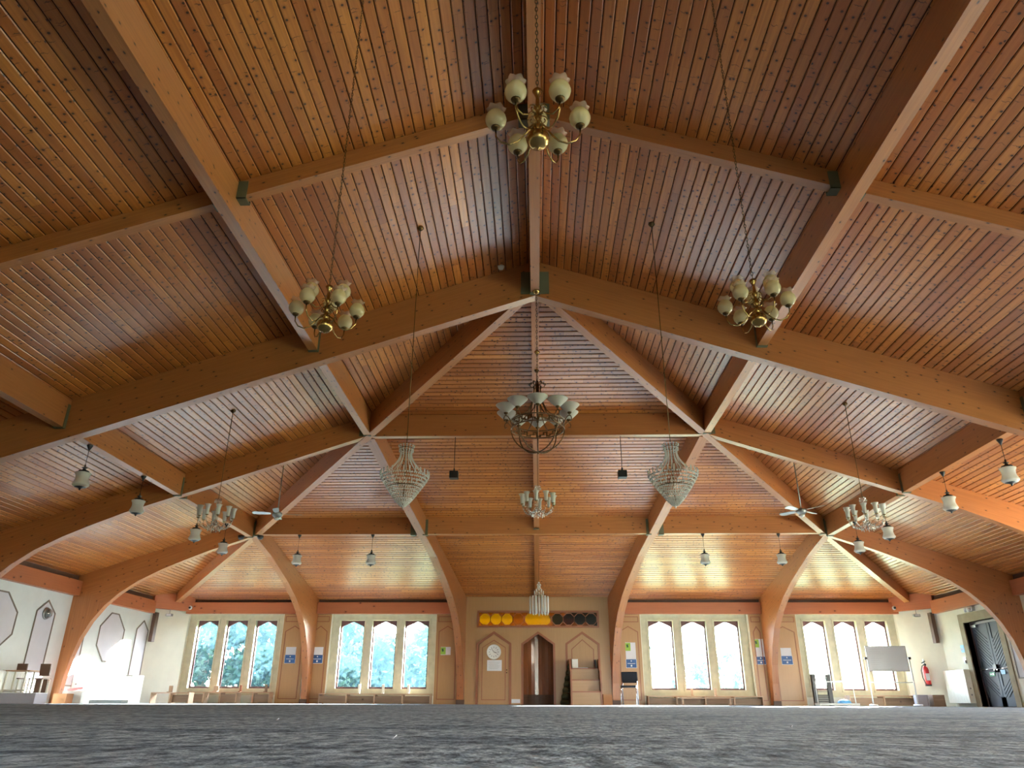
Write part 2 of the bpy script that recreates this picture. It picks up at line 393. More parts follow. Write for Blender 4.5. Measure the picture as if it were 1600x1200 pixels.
# ------------------------------------------------------------------ ceiling boards
mb = MB()
PW = .12
def board(P0, along, across, nrm, length, width, gap=.0045, ch=.009):
    """one board seen from below with chamfered edges, cut into random lengths"""
    t = -random.uniform(0, 2.5)
    while t < length:
        l = random.uniform(1.8, 4.2); a, b = max(t, 0), min(t+l, length); t += l
        if b-a < .02: continue
        mb.piece(along); mb.use('board')
        w0, w1 = gap, width-gap
        q = []
        for s_ in (a+.0008, b-.0008):
            for w, h in ((w0, ch), (w0+ch, 0), (w1-ch, 0), (w1, ch)):
                q.append(P0+along*s_+across*w+nrm*h)
        mb.add(q, [(0, 1, 5, 4), (1, 2, 6, 5), (2, 3, 7, 6)], False)
for sg in (-1, 1):
    ac = Vector((sg, 0, -SS)).normalized(); nm = Vector((sg*SS, 0, 1)).normalized()
    nB = int(11.35*math.sqrt(1+SS*SS)/PW)
    for i in range(nB+1):
        d = i*PW; x = sg*d*abs(ac.x); ymax = Y0+abs(x)/HK+.1
        ymax = min(ymax, 23.0)
        board(Vector((x, BACK, ZD+d*ac.z)), Vector((0, 1, 0)), ac, nm, ymax-BACK, PW)
    # groove backing
    mb.use('backing'); mb.piece((0, 1, 0)); h = nm*.013
    xe = sg*11.35; p = [Vector((0, BACK, ZD)), Vector((xe, BACK, dk(xe))), Vector((xe, Y0+11.35/HK, dk(xe))), Vector((0, Y0, ZD))]
    mb.add([q+h for q in p], [(0, 1, 2, 3)], False)
ac = Vector((0, 1, -SE)).normalized(); nm = Vector((0, SE, 1)).normalized()
nB = int((23.0-Y0)*math.sqrt(1+SE*SE)/PW)
for i in range(nB+1):
    d = i*PW; y = Y0+d*ac.y; hw = HK*(y-Y0)+.1
    hw = min(hw, 11.4)
    board(Vector((-hw, y, ZD+d*ac.z)), Vector((1, 0, 0)), ac, nm, 2*hw, PW, .007, .010)
mb.use('backing'); h = nm*.013
mb.add([Vector(q)+h for q in ((0, Y0, ZD), (-HK*12.95, 23.04, de(23.04)), (HK*12.95, 23.04, de(23.04)))], [(0, 1, 2)], False)
tag(mb.build('ceiling'), kind='structure')
# outer roof skin so no daylight leaks in
mb = MB(); mb.use('concrete')
for sg in (-1, 1):
    p = [Vector((0, BACK-.6, ZD+.12)), Vector((sg*11.9, BACK-.6, dk(11.9)+.12)), Vector((sg*11.9, Y0+11.9/HK, dk(11.9)+.12)), Vector((0, Y0, ZD+.12))]
    mb.prism(p, (0, 0, .12))
mb.prism([(0, Y0, ZD+.12), (-HK*13.6, Y0+13.6, de(Y0+13.6)+.12), (HK*13.6, Y0+13.6, de(Y0+13.6)+.12)], (0, 0, .12))
tag(mb.build('roof'), kind='structure')

# ------------------------------------------------------------------ beams
def beam(mb, P, Q, top, dp, w, drop0=0.0, drop1=0.0, mat='glulam'):
    """straight timber from plan point P to Q hanging under the deck; top(x,y) gives the deck height"""
    P = Vector((P[0], P[1], 0)); Q = Vector((Q[0], Q[1], 0)); d = (Q-P).normalized(); s = Vector((-d.y, d.x, 0))*w/2
    d0, d1 = (dp if isinstance(dp, tuple) else (dp, dp))
    za, zb = top(P), top(Q)
    a = [P-s+Vector((0, 0, za-drop0)), Q-s+Vector((0, 0, zb-drop1)), Q-s+Vector((0, 0, zb-d1)), P-s+Vector((0, 0, za-d0))]
    mb.use(mat); mb.piece(a[1]-a[0]); mb.prism(a, s*2)
EPS = .004
tside = lambda p: dk(p[0])+EPS
tend = lambda p: de(p[1])+EPS
def knee(t):
    K = [(0, 0), (8.0, 0), (8.6, .04), (9.1, .09), (9.6, .18), (10.0, .33), (10.3, .52), (10.55, .80), (10.72, 1.12), (10.83, 1.5), (10.90, 1.95), (10.93, 2.5)]
    for (a, b), (c, d) in zip(K, K[1:]):
        if t <= c: return b+(d-b)*(t-a)/(c-a)
    return K[-1][1]
KX = [0, 3.38, 7.014, 8.0, 8.3, 8.6, 8.85, 9.1, 9.35, 9.6, 9.8, 10.0, 10.15, 10.3, 10.43, 10.55, 10.64, 10.72, 10.78, 10.83, 10.87, 10.90, 10.93]
def half_frame(mb, y, sg, x0, depth, w=.16):
    xs = [x for x in KX if x > x0+.01]
    top = [(sg*x0, dk(x0)+EPS), (sg*11.25, dk(11.25)+EPS), (sg*11.25, -.02), (sg*10.93, -.02)]
    und = []
    for x in reversed([x0]+xs):
        z = dk(x)-depth-knee(x)
        und.append((sg*x, max(z, .0)))
    mb.use('glulam'); mb.piece((sg, 0, -SS))
    # leg with upright grain
    zk = dk(10.30)-depth-knee(10.30)
    rafter = [(sg*x0, dk(x0)+EPS), (sg*11.25, dk(11.25)+EPS)]+[p for p in und if abs(p[0]) <= 10.301]
    leg = [(sg*11.25, dk(11.25)+EPS), (sg*11.25, -.02), (sg*10.93, -.02)]+[p for p in und if abs(p[0]) >= 10.299]
    mb.prism([(x, y-w/2, z) for x, z in rafter], (0, w, 0))
    mb.piece((0, 0, 1)); mb.prism([(x, y-w/2, z) for x, z in leg], (0, w, 0))
def portal(y, depth, label, group=None, w=.17):
    t = thing('portal_frame', (0, 0, 0), label, 'roof beam', group)
    for sg in (-1, 1):
        m = MB(); half_frame(m, y, sg, 0, depth, w); m.build('half_frame', t)
    return t
portal(Y0, .625, 'deep curved timber portal frame across the hall below the hip apex')
portal(Y0-2*(Y0-YS), .60, 'timber portal frame overhead between camera and secondary rafters')
portal(Y0-4*(Y0-YS), .60, 'timber portal frame behind the camera')
for sg, sd_ in ((-1, 'left'), (1, 'right')):
    m = MB(); half_frame(m, Y1, sg, X1, D); one(m, 'arched_rib', f'curved timber half frame from upper hip joint down to {sd_} wall', 'roof beam')
    m = MB(); half_frame(m, Y2, sg, X2, D); one(m, 'arched_rib', f'curved timber half frame from lower hip joint down to {sd_} wall, foot visible', 'roof beam')
    # hips
    def thip(p): return de(p[1])+EPS
    m = MB()
    P = (0, Y0); J2 = (sg*X2, Y2); E_ = (sg*HK*(22.35-Y0), 22.35)
    # two joined lengths, the lower one shallower
    d = Vector((sg*HK, 1, 0)).normalized(); s = Vector((-d.y, d.x, 0))*.075
    def hp(y, dd): return Vector((sg*HK*(y-Y0), y, de(y)-dd))
    side = [hp(Y0, -EPS), hp(22.35, -EPS), hp(22.35, .27), hp(Y2, D), hp(Y0, D+.06)]
    m.use('glulam'); m.piece(side[1]-side[0]); m.prism([q-s for q in side], s*2)
    one(m, 'hip_rafter', f'diagonal timber hip rafter from apex to {sd_} corner', 'roof beam')
    # purlins along the side slopes
    for X, ye, nm_ in ((X1, Y1, 'upper'), (X2, Y2, 'lower')):
        y = BACK
        cuts = [BACK, Y0-4*(Y0-YS), Y0-2*(Y0-YS), Y0]+([Y1] if X == X1 else [Y1, Y2])
        names = ['behind the camera', 'over the camera', 'nearest the camera crossing secondary rafters', 'between the two widest frames', 'beside lower hip joint']
        if X == X1: names[3] = 'short, ending at upper hip joint'
        for k in range(len(cuts)-1):
            a, b = cuts[k]+.085, cuts[k+1]-.085
            t = thing('purlin', (0, 0, 0), f'{nm_} {sd_} timber purlin {names[k]}', 'roof beam')
            mm = MB(); beam(mm, (sg*X, a), (sg*X, b), tside, .43, .14)
            mm.build('timber', t)
            for yy, dy in ((a, .06), (b, -.06)):
                z1 = dk(X)-.43
                mm = MB(); mm.use('steel_green')
                x0_, x1_ = sg*X-.078, sg*X+.078
                mm.box(x0_, x1_, min(yy, yy+dy), max(yy, yy+dy), z1-.012, z1)
                mm.box(x0_, x0_+.008, min(yy, yy+dy), max(yy, yy+dy), z1, z1+.36)
                mm.box(x1_-.008, x1_, min(yy, yy+dy), max(yy, yy+dy), z1, z1+.36)
                mm.build('steel_hanger', t)
    # secondary rafters (between purlins, mid bay)
    for yk, pos in ((YS, 'mid bay beyond the brass chandelier'), (YS-2*(Y0-YS), 'behind the camera')):
        for (a, b), nm_ in (((.07, X1-.07), 'upper'), ((X1+.07, X2-.07), 'middle'), ((X2+.07, 11.1), 'lower')):
            t = thing('secondary_rafter', (0, 0, 0), f'slender {nm_} {sd_} secondary rafter {pos}', 'roof beam')
            mm = MB(); beam(mm, (sg*a, yk), (sg*b, yk), tside, .22, .12); mm.build('timber', t)
            for q, dx in ((a, .11), (b, -.11)):
                if q > 11: continue
                z = dk(q+dx/2)-.22; mm = MB(); mm.use('steel_green')
                xs_ = sorted((sg*q, sg*(q+dx)))
                mm.box(xs_[0], xs_[1], yk-.068, yk+.068, z-.03, z-.018); mm.box(xs_[0], xs_[1], yk-.068, yk-.060, z-.03, z+.2); mm.box(xs_[0], xs_[1], yk+.060, yk+.068, z-.03, z+.2)
                mm.build('steel_hanger', t)
# ridge beams
cuts = [BACK, Y0-4*(Y0-YS), Y0-2*(Y0-YS), Y0]
for k, nm_ in enumerate(('behind the camera', 'above the camera', 'running to the hip apex')):
    t = thing('ridge_beam', (0, 0, 0), f'long timber ridge beam {nm_}', 'roof beam')
    mm = MB(); beam(mm, (0, cuts[k]+.085), (0, cuts[k+1]-.085), tside, .60, .135); mm.build('timber', t)
    mm = MB(); mm.use('steel_green'); yy = cuts[k+1]-.085
    mm.box(-.075, .075, yy-.07, yy, ZD-.615, ZD-.60); mm.box(-.075, -.068, yy-.07, yy, ZD-.6, ZD-.1); mm.box(.068, .075, yy-.07, yy, ZD-.6, ZD-.1)
    mm.build('steel_hanger', t)
# end purlins
mm = MB(); beam(mm, (-X1+.08, Y1), (X1-.08, Y1), lambda p: de(Y1)+EPS+.02, .45, .14)
one(mm, 'end_purlin', 'upper horizontal timber purlin across the end slope between hips', 'roof beam')
XC = 2.865
for a, b, nm_ in ((-X2+.08, -XC-.09, 'left third'), (-XC+.09, XC-.09, 'middle third behind the small glass chandelier'), (XC+.09, X2-.08, 'right third')):
    t = thing('end_purlin', (0, 0, 0), f'lower horizontal timber purlin on end slope, {nm_}', 'roof beam')
    mm = MB(); beam(mm, (a, Y2), (b, Y2), lambda p: de(Y2)+EPS+.02, .42, .14); mm.build('timber', t)
    for q, dx in ((a, .12), (b, -.12)):
        mm = MB(); mm.use('steel_green'); xs_ = sorted((q, q+dx)); z = de(Y2)-.40
        mm.box(xs_[0], xs_[1], Y2-.078, Y2-.070, z-.01, z+.36); mm.box(xs_[0], xs_[1], Y2-.078, Y2+.078, z-.022, z-.01); mm.box(xs_[0], xs_[1], Y2+.07, Y2+.078, z-.01, z+.36)
        mm.build('steel_hanger', t)
# centre rafters on the end slope
for a, b, nm_, dp in ((Y0+.1, Y1-.07, 'from apex to upper purlin', .22), (Y1+.07, Y2-.07, 'between upper and lower purlins', .30), (Y2+.07, 22.42, 'from lower purlin to panelled wall', .16)):
    t = thing('centre_rafter', (0, 0, 0), f'narrow centre rafter on end slope {nm_}', 'roof beam')
    mm = MB(); beam(mm, (0, a), (0, b), tend, dp, .13); mm.build('timber', t)
    if b < 20:
        z = de(b)-dp; mm = MB(); mm.use('steel_green'); mm.box(-.072, .072, b-.08, b, z-.02, z-.004); mm.build('steel_hanger', t)
# jack frames on the end slope down to curved legs
KJ = [(0, 0), (19.0, 0), (19.5, .05), (20.2, .12), (20.8, .24), (21.3, .42), (21.7, .70), (22.0, 1.08), (22.2, 1.5), (22.32, 1.95), (22.38, 2.5)]
def kneej(y):
    for (a, b), (c, d) in zip(KJ, KJ[1:]):
        if y <= c: return b+(d-b)*(y-a)/(c-a)
    return KJ[-1][1]
def jack(P, Q, w, label):
    P = Vector((P[0], P[1], 0)); Q = Vector((Q[0], Q[1], 0)); d = (Q-P)/(Q.y-P.y); s = Vector((-d.y, d.x, 0)).normalized()*w/2
    at = lambda y, z: Vector((P.x+d.x*(y-P.y), y, z))
    ys = [P.y]+[y for y in (19, 19.4, 19.8, 20.2, 20.5, 20.8, 21.05, 21.3, 21.5, 21.7, 21.85, 22.0, 22.1, 22.2, 22.26, 22.32, 22.38) if y > P.y]
    und = [(y, de(y)-D-kneej(y)) for y in ys]
    m = MB(); m.use('glulam'); YB = 22.74
    raf = [(P.y, de(P.y)+EPS), (YB, de(YB)+EPS)]+[p for p in reversed(und) if p[0] <= 21.701]
    leg = [(YB, de(YB)+EPS), (YB, -.02), (22.38, -.02)]+[(a, max(b, 0)) for a, b in reversed(und) if a >= 21.699]
    m.piece((d.x, 1, -SE)); m.prism([at(*p)-s for p in raf], s*2)
    m.piece((0, 0, 1)); m.prism([at(*p)-s for p in leg], s*2)
    t = thing('curved_post', (0, 0, 0), label, 'roof beam'); m.build('timber', t)
    mm = MB(); mm.use('darkbrown'); b = at(22.42, 0)
    mm.box(b.x-w/2-.015, b.x+w/2+.015, 22.30, 22.37, 0, .12); mm.build('post_shoe', t)
for sg, sd_ in ((-1, 'left'), (1, 'right')):
    jack((sg*(X1-.02), Y1+.05), (sg*2.171, 22.45), .2, f'curved timber rafter and post at {sd_} side of the panelled wall')
    jack((sg*(X2-.02), Y2+.05), (sg*6.60, 22.45), .17, f'curved timber rafter and post between the two {sd_} windows')
# steel plates at the hip joints
for sg, sd_ in ((-1, 'left'), (1, 'right')):
    for X, Y, lv in ((X1, Y1, 'upper'), (X2, Y2, 'lower')):
        m = MB(); m.use('steel_green'); z = de(Y)-D
        m.box(sg*X-.17, sg*X+.17, Y-.088, Y-.082, z+.0, z+.17)
        m.obox((sg*X, Y+.0, z+.19), (1, 0, 0), (0, 1, 0), (0, 0, 1), .10, .10, .17)
        m.box(sg*X-.13, sg*X+.13, Y+.072, Y+.2, z+.02, z+.15)
        one(m, 'joint_plate', f'green-grey steel connector at {lv} {sd_} hip joint', 'bracket')
m = MB(); m.use('steel_green'); m.box(-.22, .22, Y0-.095, Y0+.1, ZD-.60, ZD-.2)
one(m, 'joint_plate', 'green-grey steel connector at the hip apex', 'bracket')

# eave timbers
for a, b, nm_ in ((-10.42, -6.70, 'above the far left window'), (-6.50, -2.28, 'above the window left of the panelled wall'), (2.28, 6.50, 'above the window right of the panelled wall'), (6.70, 10.42, 'above the far right window')):
    m = MB(); m.use('eave'); m.piece((1, 0, 0)); m.box(a, b, 22.44, 22.60, 2.44, 2.76); one(m, 'eave_beam', f'reddish eave beam {nm_}', 'beam')
for sg, sd_ in ((-1, 'left'), (1, 'right')):
    for a, b, nm_ in ((Y2+.09, 21.62, 'nearest the end wall'), (Y1+.09, Y2-.09, 'in the second bay from the end'), (Y0+.1, Y1-.09, 'in the third bay from the end'), (3.3, Y0-.1, 'beside the camera'), (-3.6, 3.1, 'behind the camera')):
        m = MB(); m.use('eave'); m.piece((0, 1, 0)); xs_ = sorted((sg*10.94, sg*11.09)); m.box(xs_[0], xs_[1], a, b, 2.36, 2.70)
        one(m, 'eave_beam', f'reddish eave beam on {sd_} wall {nm_}', 'beam')
    # corner piece
    m = MB(); m.use('eave'); m.piece((sg, -1, 0))
    m.prism([(sg*11.09, 21.60, 2.50), (sg*10.30, 22.60, 2.50), (sg*10.22, 22.50, 2.50), (sg*10.98, 21.54, 2.50)], (0, 0, .44))
    one(m, 'eave_beam', f'short diagonal eave timber across the {sd_} corner', 'beam')
    m = MB(); m.use('darkbrown'); m.piece((0, 0, 1))
    m.obox((sg*10.98, 21.78, 2.0), (1, 0, 0), (0, 1, 0), (0, 0, 1), .05, .08, .40)
    one(m, 'hanging_post', f'short dark brown post hung at the {sd_} corner wall', 'post')

for sg, sd_ in ((-1, 'left'), (1, 'right')):  # dark strips stand for the shade in the gap above the eave beams
    m = MB(); m.use('darkbrown'); m.piece((0, 1, 0)); xs_ = sorted((sg*11.06, sg*11.098)); m.box(xs_[0], xs_[1], BACK+.02, 21.62, 2.70, 3.0)
    m2 = tag(m.build('gap_shade_'+('1' if sg < 0 else '2')), kind='structure')
m = MB(); m.use('darkbrown'); m.piece((1, 0, 0)); m.box(-10.4, -2.1, 22.585, 22.618, 2.74, 2.95); tag(m.build('gap_shade_3'), kind='structure')
m = MB(); m.use('darkbrown'); m.piece((1, 0, 0)); m.box(2.1, 10.4, 22.585, 22.618, 2.74, 2.95); tag(m.build('gap_shade_4'), kind='structure')
# ------------------------------------------------------------------ walls
# end wall with four window openings, centre passage for the panelled wall
WINS = [(-10.40, -7.52), (-6.08, -2.97), (3.02, 6.13), (7.52, 10.40)]
m = MB(); m.use('plaster')
m.slab([(-10.42, -.05), (10.42, -.05), (10.42, 3.1), (-10.42, 3.1)], [[(a, .22), (b, .22), (b, 2.46), (a, 2.46)] for a, b in WINS]+[[(-1.95, -.01), (1.95, -.01), (1.95, 2.8), (-1.95, 2.8)]],
       lambda a, b: (a, WY, b), (0, .62, 0))
tag(m.build('wall_front'), kind='structure')
for sg, nm_ in ((-1, 'left'), (1, 'right')):
    m = MB(); m.use('plaster')
    m.prism([(sg*11.1, 21.70, -.05), (sg*10.38, 22.62, -.05), (sg*10.6, 22.9, -.05), (sg*11.4, 21.9, -.05)], (0, 0, 3.1))
    tag(m.build('wall_corner_'+nm_), kind='structure')
m = MB(); m.use('plaster_white'); m.box(-11.4, -11.1, BACK, 22.0, -.05, 3.1)
tag(m.build('wall_left'), kind='structure')
DY0, DY1, DZ = 18.95, 20.42, 2.0           # double door opening in the right wall
m = MB(); m.use('plaster')
m.slab([(BACK, -.05), (22.0, -.05), (22.0, 3.1), (BACK, 3.1)], [[(DY0, -.02), (DY1, -.02), (DY1, DZ), (DY0, DZ)]]+[[(y-1.5, .3), (y+1.5, .3), (y+1.5, 2.3), (y-1.5, 2.3)] for y in (-1.2, 6.6, 12.0)], lambda a, b: (11.1, a, b), (.3, 0, 0))  # three unseen openings added for the side fill lamps
tag(m.build('wall_right'), kind='structure')
RW = [(1.4, 5.4), (6.6, 10.6)]  # unseen rear windows added to bring in light
m = MB(); m.use('plaster')
m.slab([(-11.4, -.05), (11.4, -.05), (11.4, dk(11.4)+.1), (0, ZD+.1), (-11.4, dk(11.4)+.1)], [[(a, .25), (b, .25), (b, 2.75), (a, 2.75)] for a, b in RW], lambda a, b: (a, BACK, b), (0, -.3, 0))
tag(m.build('wall_back'), kind='structure')
for i, (a, b) in enumerate(RW):
    e = bpy.data.objects.new(f'window_{i+5}', None); COL.objects.link(e); tag(e, kind='structure')
    m = MB(); m.use('stone')
    k = (b-a)/3
    m.slab([(a, .25), (b, .25), (b, 2.75), (a, 2.75)], [[(a+j*k+.12, .37), (a+(j+1)*k-.12, .37), (a+(j+1)*k-.12, 2.63), (a+j*k+.12, 2.63)] for j in range(3)], lambda p, q: (p, BACK-.05, q), (0, -.06, 0))
    m.build('window_surround', e)

# windows of the end wall
def light_hole(a, b, z0, z1):
    w = b-a; mid = (a+b)/2
    L_ = [(a+.035, z0+.05), (b-.035, z0+.05), (b-.035, z1-.20), (b-.05, z1-.165), (b-.09, z1-.14), (mid+.03, z1-.035), (mid, z1-.028), (mid-.03, z1-.035), (a+.09, z1-.14), (a+.05, z1-.165), (a+.035, z1-.20)]
    return L_
for i, (a, b) in enumerate(WINS):
    e = bpy.data.objects.new(f'window_{i+1}', None); COL.objects.link(e); tag(e, kind='structure')
    k = (b-a)/3; mg = .13; zb, zt = .40, 2.28
    lights = [(a+.22, a+k-.02), (a+k+.20, a+2*k-.04+.02), (a+2*k+.18+.0, b-.24)]
    lw = (b-a-.22-.24-.24*2)/3
    lights = [(a+.23+j*(lw+.24), a+.23+j*(lw+.24)+lw) for j in range(3)]
    m = MB(); m.use('stone')
    YS_ = 22.78
    m.slab([(a, .22), (b, .22), (b, 2.46), (a, 2.46)], [[(p, zb), (q, zb), (q, zt), (p, zt)] for p, q in lights], lambda p, q: (p, YS_, q), (0, .22, 0))
    # moulded inner fillet round each light
    for p, q in lights:
        m.slab([(p-.05, zb-.05), (q+.05, zb-.05), (q+.05, zt+.05), (p-.05, zt+.05)], [[(p+.0, zb), (q, zb), (q, zt), (p, zt)]], lambda r, s: (r, YS_-.025, s), (0, .03, 0))
    m.box(a, b, 22.68, 22.80, .20, .25)
    m.build('window_surround', e)
    for p, q in lights:
        mf = MB(); mf.use('winframe')
        mf.slab([(p, zb), (q, zb), (q, zt), (p, zt)], [light_hole(p, q, zb, zt)], lambda r, s: (r, 22.90, s), (0, .05, 0))
        fo = mf.build('window_frame', e)
        mf = MB(); mf.use('pane'); mf.prism([(r, 22.92, s) for r, s in light_hole(p, q, zb, zt)], (0, .004, 0))
        mf.build('pane', fo)
    # dark blind slats folded at the head of the light
# ------------------------------------------------------------------ centre panelled wall
ARCH = lambda cx, hw, zs, zp, z0=0.0: [(cx-hw, z0), (cx-hw, zs), (cx, zp), (cx+hw, zs), (cx+hw, z0)]
BAND = (-1.70, 1.74, 2.10, 2.47)
m = MB(); m.use('ply'); m.piece((0, 0, 1))
m.slab([(-2.09, -.02), (2.09, -.02), (2.09, 3.02), (-2.09, 3.02)], [ARCH(.02, .43, 1.60, 1.88, -.01), [(BAND[0], BAND[2]), (BAND[1], BAND[2]), (BAND[1], BAND[3]), (BAND[0], BAND[3])]], lambda a, b: (a, CW, b), (0, .03, 0))
tag(m.build('wall_centre'), kind='structure')
def outline(mb, loop, w, y0, y1, P=None, closed=True):
    """flat moulding following a polyline loop of (a,b); mitred by offsetting"""
    P = P or (lambda a, b, d: (a, d, b)); n = len(loop); ins = []; outs = []
    pts = [Vector(p) for p in loop]
    cen = sum(pts, Vector((0, 0)))/n
    for i in range(n):
        if closed: a, b, c = pts[i-1], pts[i], pts[(i+1) % n]
        else: a, b, c = pts[max(i-1, 0)], pts[i], pts[min(i+1, n-1)]
        d1 = (b-a).normalized() if (b-a).length > 0 else (c-b).normalized(); d2 = (c-b).normalized() if (c-b).length > 0 else d1
        t = (d1+d2).normalized(); nn = Vector((-t.y, t.x)); sc = 1/max(.4, nn.dot(Vector((-d1.y, d1.x))))
        if nn.dot(b-cen) < 0: nn = -nn
        outs.append(b+nn*w/2*sc); ins.append(b-nn*w/2*sc)
    m_ = n if closed else n-1
    for i in range(m_):
        j = (i+1) % n; d = pts[j]-pts[i]
        q = [outs[i], outs[j], ins[j], ins[i]]
        mb.piece(Vector(P(d.x, d.y, 0))-Vector(P(0, 0, 0)))
        mb.add([P(p.x, p.y, y0) for p in q]+[P(p.x, p.y, y1) for p in q], [(0, 1, 2, 3), (7, 6, 5, 4), (0, 4, 5, 1), (1, 5, 6, 2), (2, 6, 7, 3), (3, 7, 4, 0)], False)
# left door in the panelled wall
t = thing('panel_door', (-1.25, CW, 0), 'plywood door with pointed top left of the prayer niche', 'door')
T0 = Vector((-1.25, CW, 0))
def rel(mb, name, parent, org):    # build a part whose vertices were given in world space
    org = Vector(org); mb.v = [v-org for v in mb.v]; return mb.build(name, parent)
m = MB(); m.use('ply'); m.piece((0, 0, 1)); m.prism([(a, CW-.03, b) for a, b in ARCH(-1.25, .42, 1.58, 1.86)], (0, .028, 0)); rel(m, 'door_leaf', t, T0)
m = MB(); m.use('moulding'); outline(m, ARCH(-1.25, .47, 1.60, 1.91), .065, CW-.05, CW-.0, closed=False); rel(m, 'door_architrave', t, T0)
m = MB(); m.use('moulding'); outline(m, ARCH(-1.25, .33, 1.50, 1.70, .12), .022, CW-.042, CW-.03); rel(m, 'leaf_moulding', t, T0)
for z in (.90, .83):
    m = MB(); m.use('brass_dark'); m.lathe([(.018, 0), (.018, .012), (.008, .016)], (-.88, CW-.03, z), 10, axis=(0, -1, 0)); rel(m, 'keyhole_escutcheon', t, T0)
# clock
t = thing('wall_clock', (-1.25, CW-.034, 1.38), 'round white-rimmed wall clock on the pointed plywood door', 'clock')
m = MB(); m.use('white'); m.lathe([(.0, 0), (.20, 0), (.205, .012), (.20, .03), (.185, .034), (.165, .022), (.0, .022)], (0, 0, 0), 40, axis=(0, -1, 0)); m.build('case', t)
m = MB(); m.use('ink')
for k in range(12):
    a = k*PI/6; c = Vector((math.sin(a)*.125, -.0235, math.cos(a)*.125)); m.obox(c, (math.cos(a), 0, -math.sin(a)), (0, 1, 0), (math.sin(a), 0, math.cos(a)), .007, .001, .02)
m.build('numerals', t)
m = MB(); m.use('black')
for a, l, w in ((math.radians(-37), .11, .005), (math.radians(108), .085, .008)):
    c = Vector((math.sin(a)*l/2, -.026, math.cos(a)*l/2)); m.obox(c, (math.cos(a), 0, -math.sin(a)), (0, 1, 0), (math.sin(a), 0, math.cos(a)), w, .001, l/2)
m.build('hands', t)
t = thing('paper_notice', (-1.23, CW-.032, 1.02), 'white landscape paper notice below the wall clock', 'notice')
m = MB(); m.use('paper'); m.box(-.21, .21, -.003, 0, -.145, .145); m.build('sheet', t)
m = MB(); m.use('ink')
for k in range(6): m.box(-.16+.02*(k % 2), .16-.03*(k % 3), -.004, -.003, .085-k*.034, .089-k*.034)
m.build('text_lines', t)
# prayer niche
t = thing('prayer_niche', (.02, CW, 0), 'pointed niche with curved glossy brown back in the panelled wall', 'niche')
m = MB(); m.use('rubbed'); m.smooth = True
n = 14; pts = []
for i in range(n+1):
    a = PI*i/n; pts.append((-.46*math.cos(a), .02+.52*math.sin(a)))
for i in range(n):
    (xa, ya), (xb, yb) = pts[i], pts[i+1]
    if i % 2 == 0: m.piece((0, 0, 1))
    m.add([(xa, ya, 0), (xb, yb, 0), (xb, yb, 2.0), (xa, ya, 2.0)], [(0, 1, 2, 3)], False)
m.add([(x, y, 2.0) for x, y in pts], [tuple(range(n+1))], False)
m.build('curved_back', t)
m = MB(); m.use('darkbrown')
for i in range(n):
    (xa, ya), (xb, yb) = [(p[0]*.985, p[1]*.985) for p in (pts[i], pts[i+1])]
    m.add([(xa, ya, 0), (xb, yb, 0), (xb, yb, .26), (xa, ya, .26)], [(0, 1, 2, 3)], False)
m.build('dark_skirting', t)
m = MB(); m.use('moulding'); outline(m, ARCH(0, .455, 1.60, 1.91), .06, -.03, .02, closed=False); m.build('arch_moulding', t)
# right blind arch
t = thing('blind_arch', (1.29, CW, 0), 'double pointed blind arch moulding behind the pulpit steps', 'moulding')
m = MB(); m.use('moulding'); outline(m, ARCH(0, .46, 1.60, 1.91), .06, -.03, 0, closed=False); m.build('outer_moulding', t)
m = MB(); m.use('moulding'); outline(m, ARCH(0, .31, 1.46, 1.72, .3), .022, -.015, 0); m.build('inner_moulding', t)
# stained glass band
t = thing('stained_glass_band', (0, CW, 0), 'long narrow band of amber stained glass octagons above the niche', 'window')
m = MB(); m.use('moulding'); a, b, c, d = BAND
m.slab([(a-.05, c-.05), (b+.05, c-.05), (b+.05, d+.05), (a-.05, d+.05)], [[(a, c), (b, c), (b, d), (a, d)]], lambda p, q: (p, -.03, q), (0, .07, 0)); m.build('frame', t)
mid = (c+d)/2; oc = []
def octa(cx, cz, r, hx=0):
    k = r*.414
    return [(cx-hx-k, cz-r), (cx+hx+k, cz-r), (cx+hx+r, cz-k), (cx+hx+r, cz+k), (cx+hx+k, cz+r), (cx-hx-k, cz+r), (cx-hx-r, cz+k), (cx-hx-r, cz-k)]
step = .340; xc = a+.165+.005
cols = ['amber_a', 'amber_a', 'amber_a', 'amber_b', 'amber_a', 'amber_o', 'amber_c', 'amber_d', 'amber_d']
cx_list = [(a+.175, 0), (a+.175+.325, 0), (a+.175+.65, 0), (a+.175+.975, 0), (.02, .22), (b-.175-.975, 0), (b-.175-.65, 0), (b-.175-.325, 0), (b-.175, 0)]
for (cx, hx), cl in zip(cx_list, cols):
    m = MB(); m.use(cl); m.prism([(p, .01, q) for p, q in octa(cx, mid, .158, hx)], (0, .006, 0)); m.build('amber_pane', t)
    m = MB(); m.use('moulding'); outline(m, octa(cx, mid, .162, hx), .018, -.004, .014); m.build('came', t)
m = MB(); m.use('amber_b'); m.slab([(a, c), (b, c), (b, d), (a, d)], [octa(cx, mid, .165, hx) for cx, hx in cx_list], lambda p, q: (p, .012, q), (0, .004, 0)); m.build('corner_glass', t)

